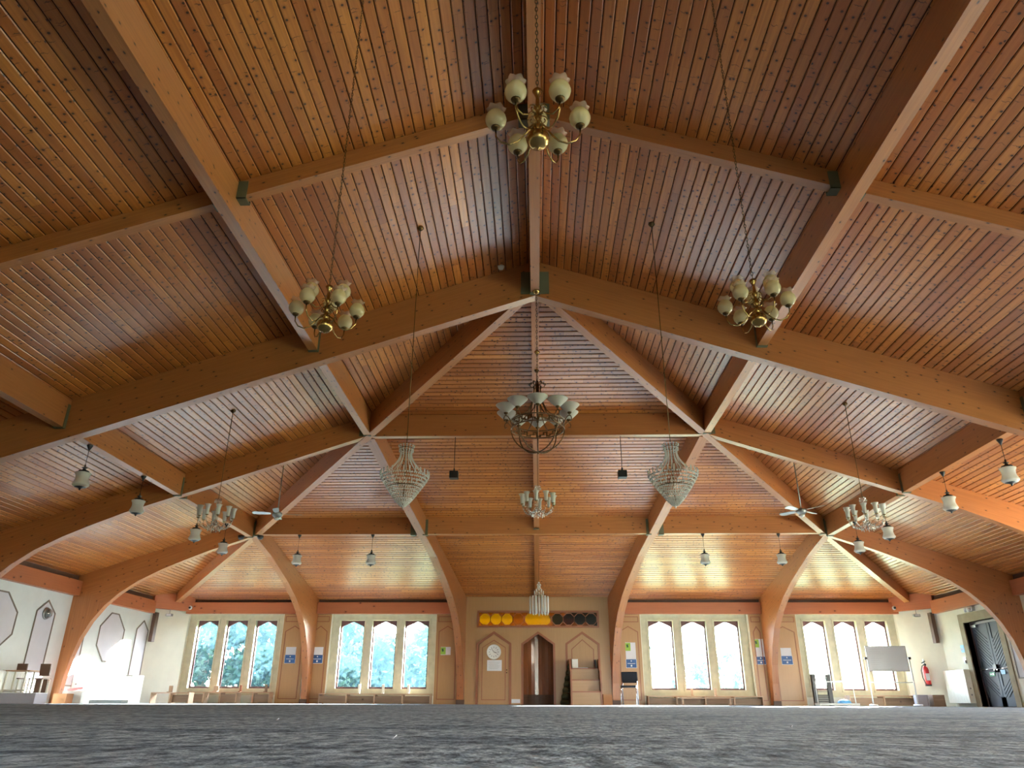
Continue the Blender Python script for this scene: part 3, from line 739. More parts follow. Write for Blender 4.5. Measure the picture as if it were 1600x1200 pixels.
# pilaster panels beside the windows
def panel(x0, x1, label):
    t = thing('pilaster_panel', ((x0+x1)/2, WY, 0), label, 'wall panel'); h = (x1-x0)/2
    m = MB(); m.use('ply'); m.piece((0, 0, 1)); m.box(-h, h, -.025, 0, 0, 2.44); m.build('plywood', t)
    m = MB(); m.use('moulding'); outline(m, ARCH(0, h-.09, 1.95, 2.10, .13), .022, -.036, -.025); m.build('arch_moulding', t)
    m = MB(); m.use('moulding'); outline(m, [(-h+.06, 2.23), (h-.06, 2.23), (h-.06, 2.37), (-h+.06, 2.37)], .02, -.036, -.025); m.build('top_moulding', t)
    return t
PAN = [(-7.50, -6.80, 'plywood pilaster panel with pointed moulding right of the far left window'),
       (-6.66, -6.09, 'plywood pilaster panel with pointed moulding left of the window beside panelled wall'),
       (-2.96, -2.28, 'plywood pilaster panel with green notice left of panelled wall'),
       (2.28, 3.00, 'plywood pilaster panel behind the black chair right of panelled wall'),
       (6.15, 6.52, 'plywood pilaster panel left of the post between right windows'),
       (6.70, 7.50, 'plywood pilaster panel right of the post between right windows')]
for p in PAN: panel(*p)
# signs on the panels
def sign(x, z, w, h, kinds, label, y=WY-.027):
    t = thing('sign', (x, y, z), label, 'sign')
    zz = h/2
    for kind, hh in kinds:
        m = MB()
        if kind == 'blue':
            m.use('paper'); m.box(-w/2-.01, w/2+.01, -.003, 0, zz-hh-.01, zz+.005); m.use('blue_sign'); m.box(-w/2, w/2, -.006, -.003, zz-hh, zz); m.build('blue_panel', t)
            m = MB(); m.use('paper'); c = zz-hh/2
            m.lathe([(.0, 0), (.02, 0), (.02, .001)], (0, -.006, c+hh*.3), 10, axis=(0, -1, 0)); m.box(-w*.38, w*.38, -.007, -.006, c-.006, c+.008)
            m.box(-.022, .022, -.007, -.006, c-hh*.38, c-hh*.16); m.build('white_symbols', t)
        elif kind == 'white':
            m.use('paper'); m.box(-w/2, w/2, -.003, 0, zz-hh, zz); m.build('white_sheet', t)
        elif kind == 'green':
            m.use('paper'); m.box(-w/2, w/2, -.003, 0, zz-hh, zz); m.build('white_sheet', t)
            m = MB(); m.use('leafgreen'); m.box(-w/2, 0, -.004, -.003, zz-hh*.95, zz-.01)
            m.use('darkgreen'); m.obox((-w*.3, -.0045, zz-hh*.4), (1, 0, .2), (0, 1, 0), (-.2, 0, 1), .025, .0006, .04); m.build('green_print', t)
        zz -= hh
    return t
sign(-7.19, 1.30, .30, .44, [('white', .22), ('blue', .22)], 'white sheet above blue notice on panel beside the far left window')
sign(-6.39, 1.30, .30, .44, [('white', .22), ('blue', .22)], 'white sheet above blue notice on panel right of the left curved post')
sign(-2.66, 1.42, .29, .22, [('green', .22)], 'small green and white notice on panel left of the panelled wall')
sign(2.68, 1.32, .29, .68, [('green', .24), ('white', .22), ('blue', .22)], 'green, white and blue notice column above the black chair')
sign(6.36, 1.42, .26, .68, [('green', .24), ('white', .24), ('blue', .20)], 'green, white and blue notice column left of the right curved post')
sign(7.10, 1.30, .30, .44, [('white', .22), ('blue', .22)], 'white sheet above blue notice on panel beside the far right window')

# ------------------------------------------------------------------ side wall panels
def wallpanel(sg, kind, yc, hw, z0, zs, zp, label):
    x = sg*11.1; t = thing('wall_panel', (x, yc, 0), label, 'wall panel')
    if kind == 'arch': loop = ARCH(0, hw, zs, zp, z0)
    else:
        k = hw*.30; loop = [(-k, z0), (k, z0), (hw, z0+.36), (hw, zp-.36), (k, zp), (-k, zp), (-hw, zp-.36), (-hw, z0+.36)]
    P = lambda a, b, d: (-sg*d, a, b)
    m = MB(); m.use('lilac'); m.prism([(-sg*.002, a, b) for a, b in loop], (-sg*.008, 0, 0)); m.build('field', t)
    m = MB(); m.use('trimgrey'); outline(m, loop, .03, .008, .022, P=P); m.build('moulding', t)
for sg, sd_ in ((-1, 'left'), (1, 'right')):
    if sg < 0:
        wallpanel(sg, 'oct', 19.85, .59, .98, 0, 2.16, f'tall octagonal panel on {sd_} wall in the bay nearest the end')
        wallpanel(sg, 'arch', 21.40, .31, .38, 1.89, 2.13, f'narrow pointed panel on {sd_} wall beside the corner')
        wallpanel(sg, 'arch', 18.34, .29, .38, 1.89, 2.13, f'narrow pointed panel on {sd_} wall hidden partly by the curved frame foot')
    wallpanel(sg, 'oct', 15.40, .61, .98, 0, 2.14, f'octagonal panel on {sd_} wall in the second bay from the end')
    wallpanel(sg, 'arch', 16.97, .33, .38, 1.89, 2.14, f'narrow pointed panel on {sd_} wall just before the curved frame foot')
wallpanel(1, 'arch', 18.28, .34, .62, 1.72, 1.95, 'pointed panel on right wall beside the blue double door')

# double door in the right wall
t = thing('door_1', (11.1, (DY0+DY1)/2, 0), None, None); tag(t, kind='structure')
hw = (DY1-DY0)/2
m = MB(); m.use('stone_d')
m.slab([(-hw-.20, 0), (hw+.20, 0), (hw+.20, DZ+.22), (-hw-.20, DZ+.22)], [[(-hw, .001), (hw, .001), (hw, DZ), (-hw, DZ)]], lambda a, b: (-.03, a, b), (.32, 0, 0)); m.build('door_surround', t)
m = MB(); m.use('door_brown')
m.slab([(-hw, 0), (hw, 0), (hw, DZ), (-hw, DZ)], [[(-hw+.05, .001), (hw-.05, .001), (hw-.05, DZ-.06), (-hw+.05, DZ-.06)]], lambda a, b: (.13, a, b), (.08, 0, 0)); m.build('door_frame', t)
for k, sg in enumerate((-1, 1)):
    a0, a1 = sorted((sg*.008, sg*(hw-.055)))
    m = MB(); m.use('door_blue'); m.box(.15, .185, a0, a1, .01, DZ-.065)
    # stiles and rails
    for y0_, y1_, z0_, z1_ in ((a0, a0+.1, .01, DZ-.065), (a1-.1, a1, .01, DZ-.065), (a0, a1, .01, .22), (a0, a1, .78, .92)):
        m.box(.138, .15, y0_, y1_, z0_, z1_)
    lf = m.build('door_leaf', t)
    m = MB(); m.use('door_blue')
    # diagonal boards
    for z in [.16+.085*i for i in range(24)]:
        y0_, y1_ = a0+.1, a1-.1; dz = .34
        za, zb_ = (z, z+dz) if sg > 0 else (z+dz, z)
        if max(za, zb_) > DZ-.08: continue
        if .62 < (za+zb_)/2 < .90: continue
        c = Vector((.143, (y0_+y1_)/2, (za+zb_)/2)); d = Vector((0, y1_-y0_, zb_-za))
        m.obox(c, (1, 0, 0), d, Vector((1, 0, 0)).cross(d), .006, d.length/2, .026)
    m.build('diagonal_boards', lf)
    m = MB(); m.use('chrome'); m.tube([(.10, a0+.05, .86), (.10, a1-.05, .86)], .012, 8)
    for y in (a0+.05, a1-.05): m.box(.10, .15, y-.02, y+.02, .83, .89)
    m.build('push_bar', lf)
m = MB(); m.use('door_brown'); m.box(.24, .30, -hw-.1, hw+.1, 0, DZ+.05); m.build('light_block', t)  # unseen box added behind the leaves to block outside light
m = MB(); m.use('black'); m.box(.08, .14, -.09, .06, .86, .96); m.build('door_latch', t)
m = MB(); m.use('green_sign'); m.box(.126, .137, .12, .34, .70, .79); m.use('paper'); m.box(.124, .126, .15, .22, .72, .77); m.box(.124, .126, .24, .31, .73, .76); m.build('exit_sign', t)
m = MB(); m.use('lightblue'); m.box(.126, .137, -.34, -.16, .73, .83); m.build('push_sign', t)
m = MB(); m.use('grey_metal'); m.box(.10, .15, hw-.3, hw-.08, DZ-.13, DZ-.07); m.build('door_closer', t)
m = MB(); m.use('lightblue'); m.box(11.085, 11.1, 20.66, 20.82, 1.30, 1.48); m.use('paper'); m.box(11.082, 11.085, 20.70, 20.78, 1.36, 1.40)
one(m, 'safety_sign', 'light blue rectangular safety sign left of the double door', 'sign')
t = thing('alarm_point', (11.1, 20.71, 1.12), 'small switch box under the blue sign by the double door', 'switch')
m = MB(); m.use('white'); m.box(-.03, 0, -.06, .06, -.10, .06); m.build('back_plate', t); m = MB(); m.use('door_brown'); m.box(-.06, -.03, -.05, .02, -.09, -.02); m.build('box', t)
m = MB(); m.use('red'); m.box(-.033, -.03, -.05, .05, .03, .05); m.build('red_stripe', t)
# emergency light
t = thing('emergency_light', (11.02, 19.9, 2.28), 'white twin-spot emergency light above the double door', 'light')
m = MB(); m.use('white'); m.box(-.0, .08, -.13, .13, -.04, .05); m.build('housing', t)
for s in (-1, 1):
    m = MB(); m.use('paper'); m.lathe([(.02, 0), (.05, .05), (.055, .07), (.0, .075)], (-.01, s*.07, 0), 12, axis=(-1, 0, -.2)); m.build('spot_head', t)
t = thing('wall_light', (-11.08, 16.97, 1.86), 'round clear bulkhead lamp on the pointed panel of left wall', 'light')
m = MB(); m.use('grey_metal'); m.lathe([(0, 0), (.13, 0), (.13, .02), (.10, .03), (0, .03)], (0, 0, 0), 20, axis=(1, 0, 0)); m.build('base', t)
m = MB(); m.use('clearglass'); m.lathe([(.11, .03), (.105, .07), (.07, .11), (0, .125)], (0, 0, 0), 20, axis=(1, 0, 0)); m.build('glass_dome', t)

# corner floodlights, dome cameras
for sg, sd_ in ((-1, 'left'), (1, 'right')):
    t = thing('hanging_spotlight', (sg*10.62, 21.85, 2.50), f'small grey spotlight hung from the {sd_} corner eave timber', 'light')
    m = MB(); m.use('grey_metal'); m.tube([(0, 0, 0), (0, 0, -.13)], .008); m.build('stem', t)
    m = MB(); m.use('grey_metal'); m.box(-.09, .09, -.05, .05, -.20, -.13); m.build('housing', t, bevel=.01)
    m = MB(); m.use('paper'); m.box(-.07, .07, -.054, -.05, -.19, -.14); m.build('lens', t)
    m = MB(); t = thing('dome_camera', (sg*10.30, 22.42, 2.60), f'small white dome camera on eave beam at {sd_} end', 'camera')
    m.use('white'); m.lathe([(0, 0), (.06, 0), (.06, .03), (.045, .05)], (0, 0, 0), 14, axis=(0, -1, 0)); m.build('base', t)
    m = MB(); m.use('black'); m.lathe([(.036, .04), (.03, .07), (0, .085)], (0, 0, 0), 14, axis=(0, -1, 0)); m.build('lens_dome', t)
for dx, nm_ in ((-.22, 'on side beam'), (.26, 'on end purlin')):
    t = thing('dome_camera', (-X2+dx, Y2-.12, de(Y2)-D-.01), f'black dome camera with white bracket under left lower hip joint, {nm_}', 'camera')
    m = MB(); m.use('black'); m.lathe([(0, -.10), (.05, -.09), (.075, -.05), (.075, 0), (0, 0)], (0, 0, 0), 14); m.build('dome', t)
    m = MB(); m.use('white'); m.tube([(0, 0, -.02), (-dx*.7, .05, 0)], .014); m.build('bracket', t)
m = MB(); m.use('white'); m.lathe([(0, -.05), (.04, -.045), (.055, 0), (0, 0)], (-.53, 9.86, dk(.53)), 14); one(m, 'smoke_detector', 'small white smoke detector on ceiling boards beside the apex', 'detector')

# ------------------------------------------------------------------ brass chandeliers
def lerp3(a, b, t): return tuple(a[i]+(b[i]-a[i])*t for i in range(3))
def brass_chandelier(name='brass_chandelier'):
    t = thing(name, (0, 0, 0), None, 'chandelier')
    m = MB(); m.use('brass')
    m.lathe([(0, -.105), (.006, -.10), (.008, -.092), (.03, -.088), (.050, -.070), (.058, -.045), (.052, -.02), (.030, -.008), (.014, 0), (.018, .012), (.024, .03), (.016, .045), (.010, .06), (.014, .07), (.020, .09), (.014, .105), (.009, .12), (.011, .14), (.02, .155), (.012, .17), (.009, .22), (.018, .245), (.026, .26), (.018, .272), (0, .28)], (0, 0, 0), 18)
    m.build('turned_stem', t)
    m0 = None; sh0 = None; parts = []
    for ring, (n, r, zc, a0) in enumerate(((6, .205, .02, 0.0), (3, .125, .15, math.radians(90)))):
        for k in range(n):
            a = a0+2*PI*k/n; c, s = math.cos(a), math.sin(a)
            m = MB(); m.use('brass')
            if ring == 0: pr = [(.02, .03), (.045, .015), (.07, -.02), (.10, -.055), (.14, -.07), (.18, -.055), (.203, -.02), (.205, .02)]
            else: pr = [(.015, .10), (.03, .12), (.055, .09), (.085, .075), (.115, .095), (.125, .13)]
            m.tube([(c*q, s*q, z) for q, z in pr], .0045, 6)
            # little scroll
            sc = [(.02+.03*math.cos(w)*(1-w/14), .075+.03*math.sin(w)*(1-w/14)+(.06 if ring else 0)) for w in [i*.7 for i in range(11)]]
            m.tube([(c*q, s*q, z) for q, z in sc], .003, 5)
            arm = m.build('arm', t)
            q0 = (c*r, s*r, zc if ring == 0 else .13)
            m = MB(); m.use('brass_dark'); m.lathe([(.006, 0), (.020, .006), (.024, .016), (.022, .02), (0, .02)], q0, 12); m.build('cup', arm)
            m = MB(); m.use('opal'); m.open_top = True
            m.lathe([(.018, .014), (.034, .022), (.048, .042), (.053, .062), (.048, .084), (.038, .100), (.033, .108)], q0, 20); sh = m.build('lamp_shade', arm)
            m = MB(); m.use('pinkglass'); m.open_top = True
            m.lathe([(.033, .107), (.034, .114), (.040, .124), (.046, .130)], q0, 24, wave=lambda i, w, rr, zz: (rr*(1+.10*(i/3)*math.cos(6*w)), zz+.004*(i/3)*math.cos(6*w)))
            m.build('frilled_rim', sh)
    return t
def add_chain(t, z0, z1, mat='brass_dark', link=.03, r=.0022):
    m = MB(); m.use(mat); z = z0; k = 0
    while z < z1:
        h = link*.62; pts = []
        for i in range(8):
            w = 2*PI*i/8; x = math.cos(w)*link*.22; zz = z+link*.5+math.sin(w)*h
            pts.append((x, 0, zz) if k % 2 else (0, x, zz))
        m.tube(pts, r, 4, closed=True); z += link*.95; k += 1
    return m.build('chain', t)
def canopy(t, z, r=.05, mat='brass_dark'):
    m = MB(); m.use(mat); m.lathe([(.006, z-.05), (r*.5, z-.04), (r, z-.012), (r, z), (0, z)], (0, 0, 0), 14); return m.build('ceiling_canopy', t)
bc = brass_chandelier(); bc.location = (.005, 2.79, 2.60)
bc['label'] = 'brass chandelier with pale green tulip shades hanging nearest, under the ridge beam'
bc['group'] = 'brass chandeliers with pale green shades'
others = []
for loc, lb in (((-1.45, 4.42, 2.47), 'brass chandelier with pale green tulip shades hanging in front of left purlin end'),
                ((1.50, 4.46, 2.50), 'brass chandelier with pale green tulip shades hanging in front of right purlin end')):
    c = copy_tree(bc); c.location = loc; c['label'] = lb; c.rotation_euler = (0, 0, .12 if loc[0] < 0 else -.25); others.append(c)
for c in [bc]+others:
    x, y, z = c.location; top = dk(x)-z-(.60 if abs(x) < .05 else 0)
    add_chain(c, .275, top-.04); canopy(c, top)

# ------------------------------------------------------------------ bronze bowl chandelier
t = thing('bronze_chandelier', (.02, 9.92, 3.30), 'large bronze cage chandelier with white alabaster bowls below the apex', 'chandelier')
m = MB(); m.use('bronze')
m.lathe([(0, -.03), (.012, -.02), (.03, 0), (.015, .02), (0, .03)], (0, 0, .0), 12); m.build('bottom_finial', t)
RR, ZR = .38, .40
for k in range(8):
    a = 2*PI*(k+.0)/8; c, s = math.cos(a), math.sin(a)
    m = MB(); m.use('bronze')
    m.tube([(c*RR*math.sin(w), s*RR*math.sin(w), ZR-.05-(ZR-.05)*math.cos(w)) for w in [PI/2*i/10 for i in range(11)]], .009, 6); m.build('cage_rib', t)
m = MB(); m.use('bronze')
n = 48
for z in (ZR-.055, ZR+.055): m.tube([(RR*math.cos(2*PI*i/n), RR*math.sin(2*PI*i/n), z) for i in range(n)], .009, 6, closed=True)
m.open_top = True
V = [];
for i in range(n):
    w = 2*PI*i/n; V += [(RR*math.cos(w), RR*math.sin(w), ZR-.05), (RR*math.cos(w), RR*math.sin(w), ZR+.05)]
# greek key band: blocks with gaps
for i in range(0, 96):
    w0, w1 = 2*PI*i/96, 2*PI*(i+1)/96; ph = i % 6
    segs = {0: [(-.04, .04)], 1: [(.02, .04)], 2: [(-.015, .04)], 3: [(-.015, .0)], 4: [(-.04, .0)], 5: [(-.04, -.02)]}[ph]
    for za, zb_ in segs:
        m.add([(RR*math.cos(w0), RR*math.sin(w0), ZR+za), (RR*math.cos(w1), RR*math.sin(w1), ZR+za), (RR*math.cos(w1), RR*math.sin(w1), ZR+zb_), (RR*math.cos(w0), RR*math.sin(w0), ZR+zb_)], [(0, 1, 2, 3)], False)
m.build('greek_key_ring', t)
for k in range(8):
    a = 2*PI*(k+.5)/8; c, s = math.cos(a), math.sin(a)
    m = MB(); m.use('bronze'); m.tube([(c*r, s*r, z) for r, z in ((RR, ZR+.05), (.26, .50), (.14, .62), (.07, .78), (.05, .95), (.05, 1.02))], .008, 6); m.build('suspension_rod', t)
m = MB(); m.use('bronze')
for k in range(6):
    a = 2*PI*k/6; c, s = math.cos(a), math.sin(a)
    m.tube([(c*(.08+.045*math.cos(w)*(1-w/16)), s*(.08+.045*math.cos(w)*(1-w/16)), 1.03+.045*math.sin(w)*(1-w/16)) for w in [i*.6 for i in range(14)]], .007, 5)
m.tube([(0, 0, .45), (0, 0, 1.1)], .018, 8); m.build('scroll_crown', t)
for k in range(10):
    a = -PI/2+2*PI*k/10; c, s = math.cos(a), math.sin(a)
    m = MB(); m.use('bronze')
    m.tube([(c*r, s*r, z) for r, z in ((RR, ZR+.0), (.42, ZR+.06), (.45, ZR+.10), (.49, ZR+.10), (.505, ZR+.06), (.495, ZR+.02), (.47, ZR+.03))], .008, 6)
    m.tube([(c*r, s*r, z) for r, z in ((.47, ZR+.10), (.475, ZR+.15))], .010, 6)
    arm = m.build('arm', t); q0 = (c*.475, s*.475, ZR+.14)
    m = MB(); m.use('alabaster'); m.open_top = True
    m.lathe([(.012, 0), (.04, .012), (.075, .045), (.115, .085), (.142, .115), (.146, .12), (.138, .116), (.11, .088), (.07, .05), (.0, .02)], q0, 24); m.build('glass_bowl', arm)
    m = MB(); m.use('brass_dark'); m.lathe([(0, -.02), (.02, -.015), (.034, .006), (.030, .012), (0, .012)], q0, 12); m.build('bowl_cup', arm)
top = ZD-.62-3.30
add_chain(t, 1.08, top-.02, 'bronze', .05, .004)
m = MB(); m.use('brass'); m.lathe([(0, 1.53), (.02, 1.54), (.045, 1.57), (.02, 1.60), (0, 1.61)], (0, 0, 0), 12); m.build('chain_boss', t)
canopy(t, top+.02, .06, 'brass')

# ------------------------------------------------------------------ crystal cone chandeliers
def cone_chandelier():
    t = thing('crystal_chandelier', (0, 0, 0), None, 'chandelier', 'cone shaped crystal bead chandeliers')
    prof = [(.275, .345), (.258, .310), (.236, .275), (.213, .240), (.190, .206), (.167, .172), (.144, .139), (.121, .108), (.10, .08), (.086, .064), (.072, .048), (.058, .034), (.045, .02), (.03, .008)]
    for r, z in prof:
        m = MB(); m.use('crystal'); n = max(7, int(2*PI*r/.027))
        for i in range(n):
            a = 2*PI*(i+random.random()*.2)/n; m.bead((r*math.cos(a), r*math.sin(a), z), .0132, .0155)
        m.build('bead_ring', t)
    for i in range(26):
        a = 2*PI*i/26; c, s = math.cos(a), math.sin(a); m = MB(); m.use('crystal')
        m.lathe([(.002, .350), (.009, .358), (.005, .372), (.010, .385), (.006, .398), (.009, .408), (0, .418)], (c*.285, s*.285, 0), 6)
        m.build('upright_crystal', t)
    m = MB(); m.use('brass_dark')
    for r, z in ((.275, .345), (.20, .215), (.12, .105), (.075, .665), (.085, .70)):
        m.tube([(r*.97*math.cos(2*PI*i/32), r*.97*math.sin(2*PI*i/32), z) for i in range(32)], .004, 5, closed=True)
    m.tube([(0, 0, .02), (0, 0, .74)], .005, 6); m.build('wire_frame', t)
    for i in range(14):
        a = 2*PI*i/14; c, s = math.cos(a), math.sin(a); m = MB(); m.use('crystal')
        for k in range(20):
            u = k/19; r = .255*(1-u)**1.9+.072*u+.0; z = .36+(.665-.36)*u**.85
            m.bead((c*r, s*r, z), .0085, .010)
        m.build('bead_string', t)
    m = MB(); m.use('crystal')
    for i in range(14):
        a = 2*PI*i/14; c, s = math.cos(a), math.sin(a)
        for k in range(4): m.bead((c*(.082+.01*(k > 2)), s*(.082+.01*(k > 2)), .665+k*.022), .0105, .013)
    m.build('crown', t)
    m = MB(); m.use('crystal'); m.bead((0, 0, -.005), .014, .03); m.build('bottom_drop', t)
    return t
cc = cone_chandelier(); cc.location = (-1.555, 8.33, 2.14); cc['label'] = 'cone shaped crystal bead chandelier left of the bronze chandelier'
c2 = copy_tree(cc); c2.location = (1.575, 8.31, 2.13); c2['label'] = 'cone shaped crystal bead chandelier right of the bronze chandelier'
for c in (cc, c2):
    x, y, z = c.location; top = dk(x)-z; m = MB(); m.use('brass_dark'); m.tube([(0, 0, .74), (0, 0, top)], .005, 6); m.build('suspension_cable', c); canopy(c, top, .045)

# ------------------------------------------------------------------ glass arm chandeliers
def glass_chandelier():
    t = thing('glass_chandelier', (0, 0, 0), None, 'chandelier', 'clear glass chandeliers with tulip shades')
    m = MB(); m.use('clearglass')
    m.lathe([(0, 0), (.02, .01), (.03, .03), (.012, .06), (.05, .10), (.055, .13), (.02, .16), (.014, .24), (.03, .28), (.035, .34), (.012, .40), (.012, .46), (.05, .50), (.055, .52), (0, .53)], (0, 0, 0), 14); m.build('glass_stem', t)
    for k in range(10):
        a = 2*PI*k/10+.2; c, s = math.cos(a), math.sin(a)
        m = MB(); m.use('clearglass'); m.tube([(c*r, s*r, z) for r, z in ((.03, .12), (.08, .06), (.15, .035), (.22, .06), (.265, .13), (.275, .19))], .009, 6)
        arm = m.build('arm', t)
        m = MB(); m.use('crystal'); m.open_top = True
        m.lathe([(.020, 0), (.028, .03), (.031, .08), (.034, .12), (.044, .155), (.054, .168)], (c*.275, s*.275, .20), 14, wave=lambda i, w, r, z: (r*(1+(.12 if i > 3 else 0)*math.cos(8*w)), z)); m.build('tulip_shade', arm)
        m = MB(); m.use('brass'); m.lathe([(.0, -.012), (.03, -.004), (.03, .0), (.012, .006), (.012, .04), (0, .04)], (c*.275, s*.275, .20), 10); m.build('candle_cup', arm)
    m = MB(); m.use('crystal')
    for k in range(8):
        a = 2*PI*(k+.5)/8+.2
        for i in range(9):
            u = i/8; r = .06+.19*u; m.bead((r*math.cos(a), r*math.sin(a), .13-.10*math.sin(PI*u)), .009, .012)
    for k in range(16):
        a = 2*PI*k/16; m.bead((.10*math.cos(a), .10*math.sin(a), .0+.02*(k % 2)), .010, .026)
        m.bead((.055*math.cos(a), .055*math.sin(a), .47), .007, .02)
    m.build('crystal_drops', t)
    return t
gc = glass_chandelier(); gc.location = (.02, 12.3, 2.95); gc['label'] = 'clear glass chandelier on the centre line below the bronze chandelier'
gl = copy_tree(gc); gl.location = (-5.31, 11.89, 2.64); gl['label'] = 'clear glass chandelier at the left side near the left fan'
gr = copy_tree(gc); gr.location = (5.26, 11.82, 2.60); gr['label'] = 'clear glass chandelier at the right side near the right fan'; gr.rotation_euler = (0, 0, .3)
for c in (gc, gl, gr):
    x, y, z = c.location; top = (dk(x) if abs(x) > 1 else de(y)-.22)-z
    m = MB(); m.use('brass_dark'); m.tube([(0, 0, .52), (0, 0, top)], .005, 6); m.build('suspension_cable', c); canopy(c, top, .045)
# icicle crystal chandelier in front of the stained glass
t = thing('icicle_chandelier', (.05, 19.8, 2.10), 'small crystal chandelier with long icicle rods before the stained glass', 'chandelier')
for r, n, z0, z1, nm_ in ((.24, 16, .02, .50, 'outer_rods'), (.16, 12, 0, .52, 'middle_rods'), (.08, 8, .05, .55, 'inner_rods')):
    m = MB(); m.use('crystal')
    for k in range(n):
        a = 2*PI*k/n; zb_ = z0+random.uniform(0, .06)
        m.tube([(r*math.cos(a), r*math.sin(a), z) for z in (zb_, zb_+.04, z1-.05, z1)], [.005, .017, .017, .008], 6)
    m.build(nm_, t)
m = MB(); m.use('brass'); m.lathe([(0, .46), (.06, .47), (.09, .50), (.05, .52), (0, .52)], (0, 0, 0), 12)
m.tube([(.24*math.cos(2*PI*i/24), .24*math.sin(2*PI*i/24), .50) for i in range(24)], .006, 5, closed=True); m.tube([(0, 0, .5), (0, 0, .85)], .012, 6); m.build('brass_frame', t)
m = MB(); m.use('crystal')
for k in range(6):
    for i in range(7):
        a = 2*PI*k/6; r = .11+.03*math.sin(PI*i/3)-.012*i; m.bead((r*math.cos(a+.5*(i % 2)), r*math.sin(a+.5*(i % 2)), .53+i*.042), .024, .032)
m.bead((0, 0, .84), .03, .04); m.build('crystal_crown', t)
m = MB(); m.use('brass_dark'); m.tube([(0, 0, .85), (0, 0, de(19.8)-.16-2.10)], .005, 6); m.build('suspension_cable', t)

# ------------------------------------------------------------------ pendant lanterns
def lantern():
    t = thing('pendant_lantern', (0, 0, 0), None, 'pendant lamp')
    m = MB(); m.use('frost'); m.open_top = True; sh = None
    m.lathe([(.085, .055), (.118, .085), (.120, .10), (.098, .15), (.090, .19), (.096, .235), (.114, .27), (.112, .28), (.08, .285)], (0, 0, 0), 28, wave=lambda i, a, r, z: (r*(1+.02*math.cos(14*a)), z)); m.build('glass_shade', t)
    m = MB(); m.use('black'); m.lathe([(0, 0), (.010, .01), (.016, .03), (.045, .045), (.085, .055), (.085, .062), (0, .065)], (0, 0, 0), 16); m.build('bottom_cap', t)
    m = MB(); m.use('black'); m.lathe([(.078, .282), (.082, .29), (.075, .31), (.05, .32), (.03, .325), (.02, .35), (.045, .36), (.012, .375), (.012, .41), (0, .415)], (0, 0, 0), 16); m.build('top_cap', t)
    return t
ln = lantern()
zp_side = dk(X2)-.43; zp_end = de(Y2)-.40
spots = []
for sg, sd_ in ((-1, 'left'), (1, 'right')):
    for y, w_ in ((10.80, 'nearest the camera'), (12.52, 'second from the camera'), (14.90, 'third from the camera'), (16.35, 'farthest, nearest the lower hip joint')):
        spots.append((sg*X2, y, 3.02, zp_side, f'frosted pendant lantern under {sd_} lower purlin, {w_}', 'lanterns hung under the side purlins'))
    for x, w_ in ((5.82, 'outer'), (4.01, 'inner')):
        spots.append((sg*x, Y2-.02, 3.04, zp_end, f'frosted pendant lantern under end purlin, {w_} of the {sd_} pair', 'lanterns hung under the end purlin'))
for i, (x, y, z, zt, lb, gp) in enumerate(spots):
    c = ln if i == 0 else copy_tree(ln)
    spots[i] = c; c.location = (x, y, z); c['label'] = lb; c['group'] = gp; c['_top'] = zt-z
for c in spots:
    top = c['_top']; del c['_top']
    m = MB(); m.use('black'); m.tube([(0, 0, .41), (0, 0, top)], .004, 5); m.build('suspension_rod', c)
    m = MB(); m.use('black'); m.lathe([(.005, top-.09), (.02, top-.06), (.045, top-.01), (.045, top), (0, top)], (0, 0, 0), 12); m.build('ceiling_canopy', c)

# ------------------------------------------------------------------ fans
def fan(loc, label, rot):
    t = thing('ceiling_fan', loc, label, 'fan', None, rot)
    m = MB(); m.use('grey_metal'); m.lathe([(0, -.09), (.05, -.085), (.10, -.04), (.11, 0), (.09, .03), (.03, .05), (0, .06)], (0, 0, 0), 20); m.build('motor', t)
    m = MB(); m.use('paper'); m.lathe([(0, -.14), (.05, -.12), (.06, -.09), (0, -.085)], (0, 0, 0), 16); m.build('lamp_globe', t)
    m = MB(); m.use('grey_metal'); m.tube([(0, 0, .04), (0, 0, dk(loc[0])-loc[2])], .012, 8); m.build('down_rod', t)
    for k in range(4):
        a = k*PI/2; u = Vector((math.cos(a), math.sin(a), 0)); v = Vector((-u.y, u.x, .22)).normalized(); m = MB(); m.use('fanblade')
        pts = [(.13, -.03), (.22, -.055), (.46, -.065), (.50, -.04), (.50, .04), (.46, .065), (.22, .055), (.13, .03)]
        m.prism([u*p+v*q for p, q in pts], u.cross(v).normalized()*.008); m.build('blade', t)
    return t
fan((-5.42, 15.05, 3.66), 'grey four-blade ceiling fan on a long rod at left slope', math.radians(14))
fan((5.42, 15.05, 3.69), 'grey four-blade ceiling fan on a long rod at right slope', math.radians(38))
# hanging loudspeaker boxes
for x, w_ in ((-1.62, 'left'), (1.68, 'right')):
    t = thing('hanging_speaker', (x, Y1-.0, 4.16), f'small black box speaker hung under upper end purlin, {w_} of the centre line', 'speaker')
    m = MB(); m.use('black'); m.box(-.085, .085, -.08, .08, -.07, .07); m.build('cabinet', t, bevel=.008)
    m = MB(); m.use('black'); m.tube([(0, 0, .07), (0, 0, .14)], [.025, .01], 8); m.tube([(0, 0, .14), (0, 0, de(Y1)-.43-4.16)], .006, 6); m.build('drop_rod', t)

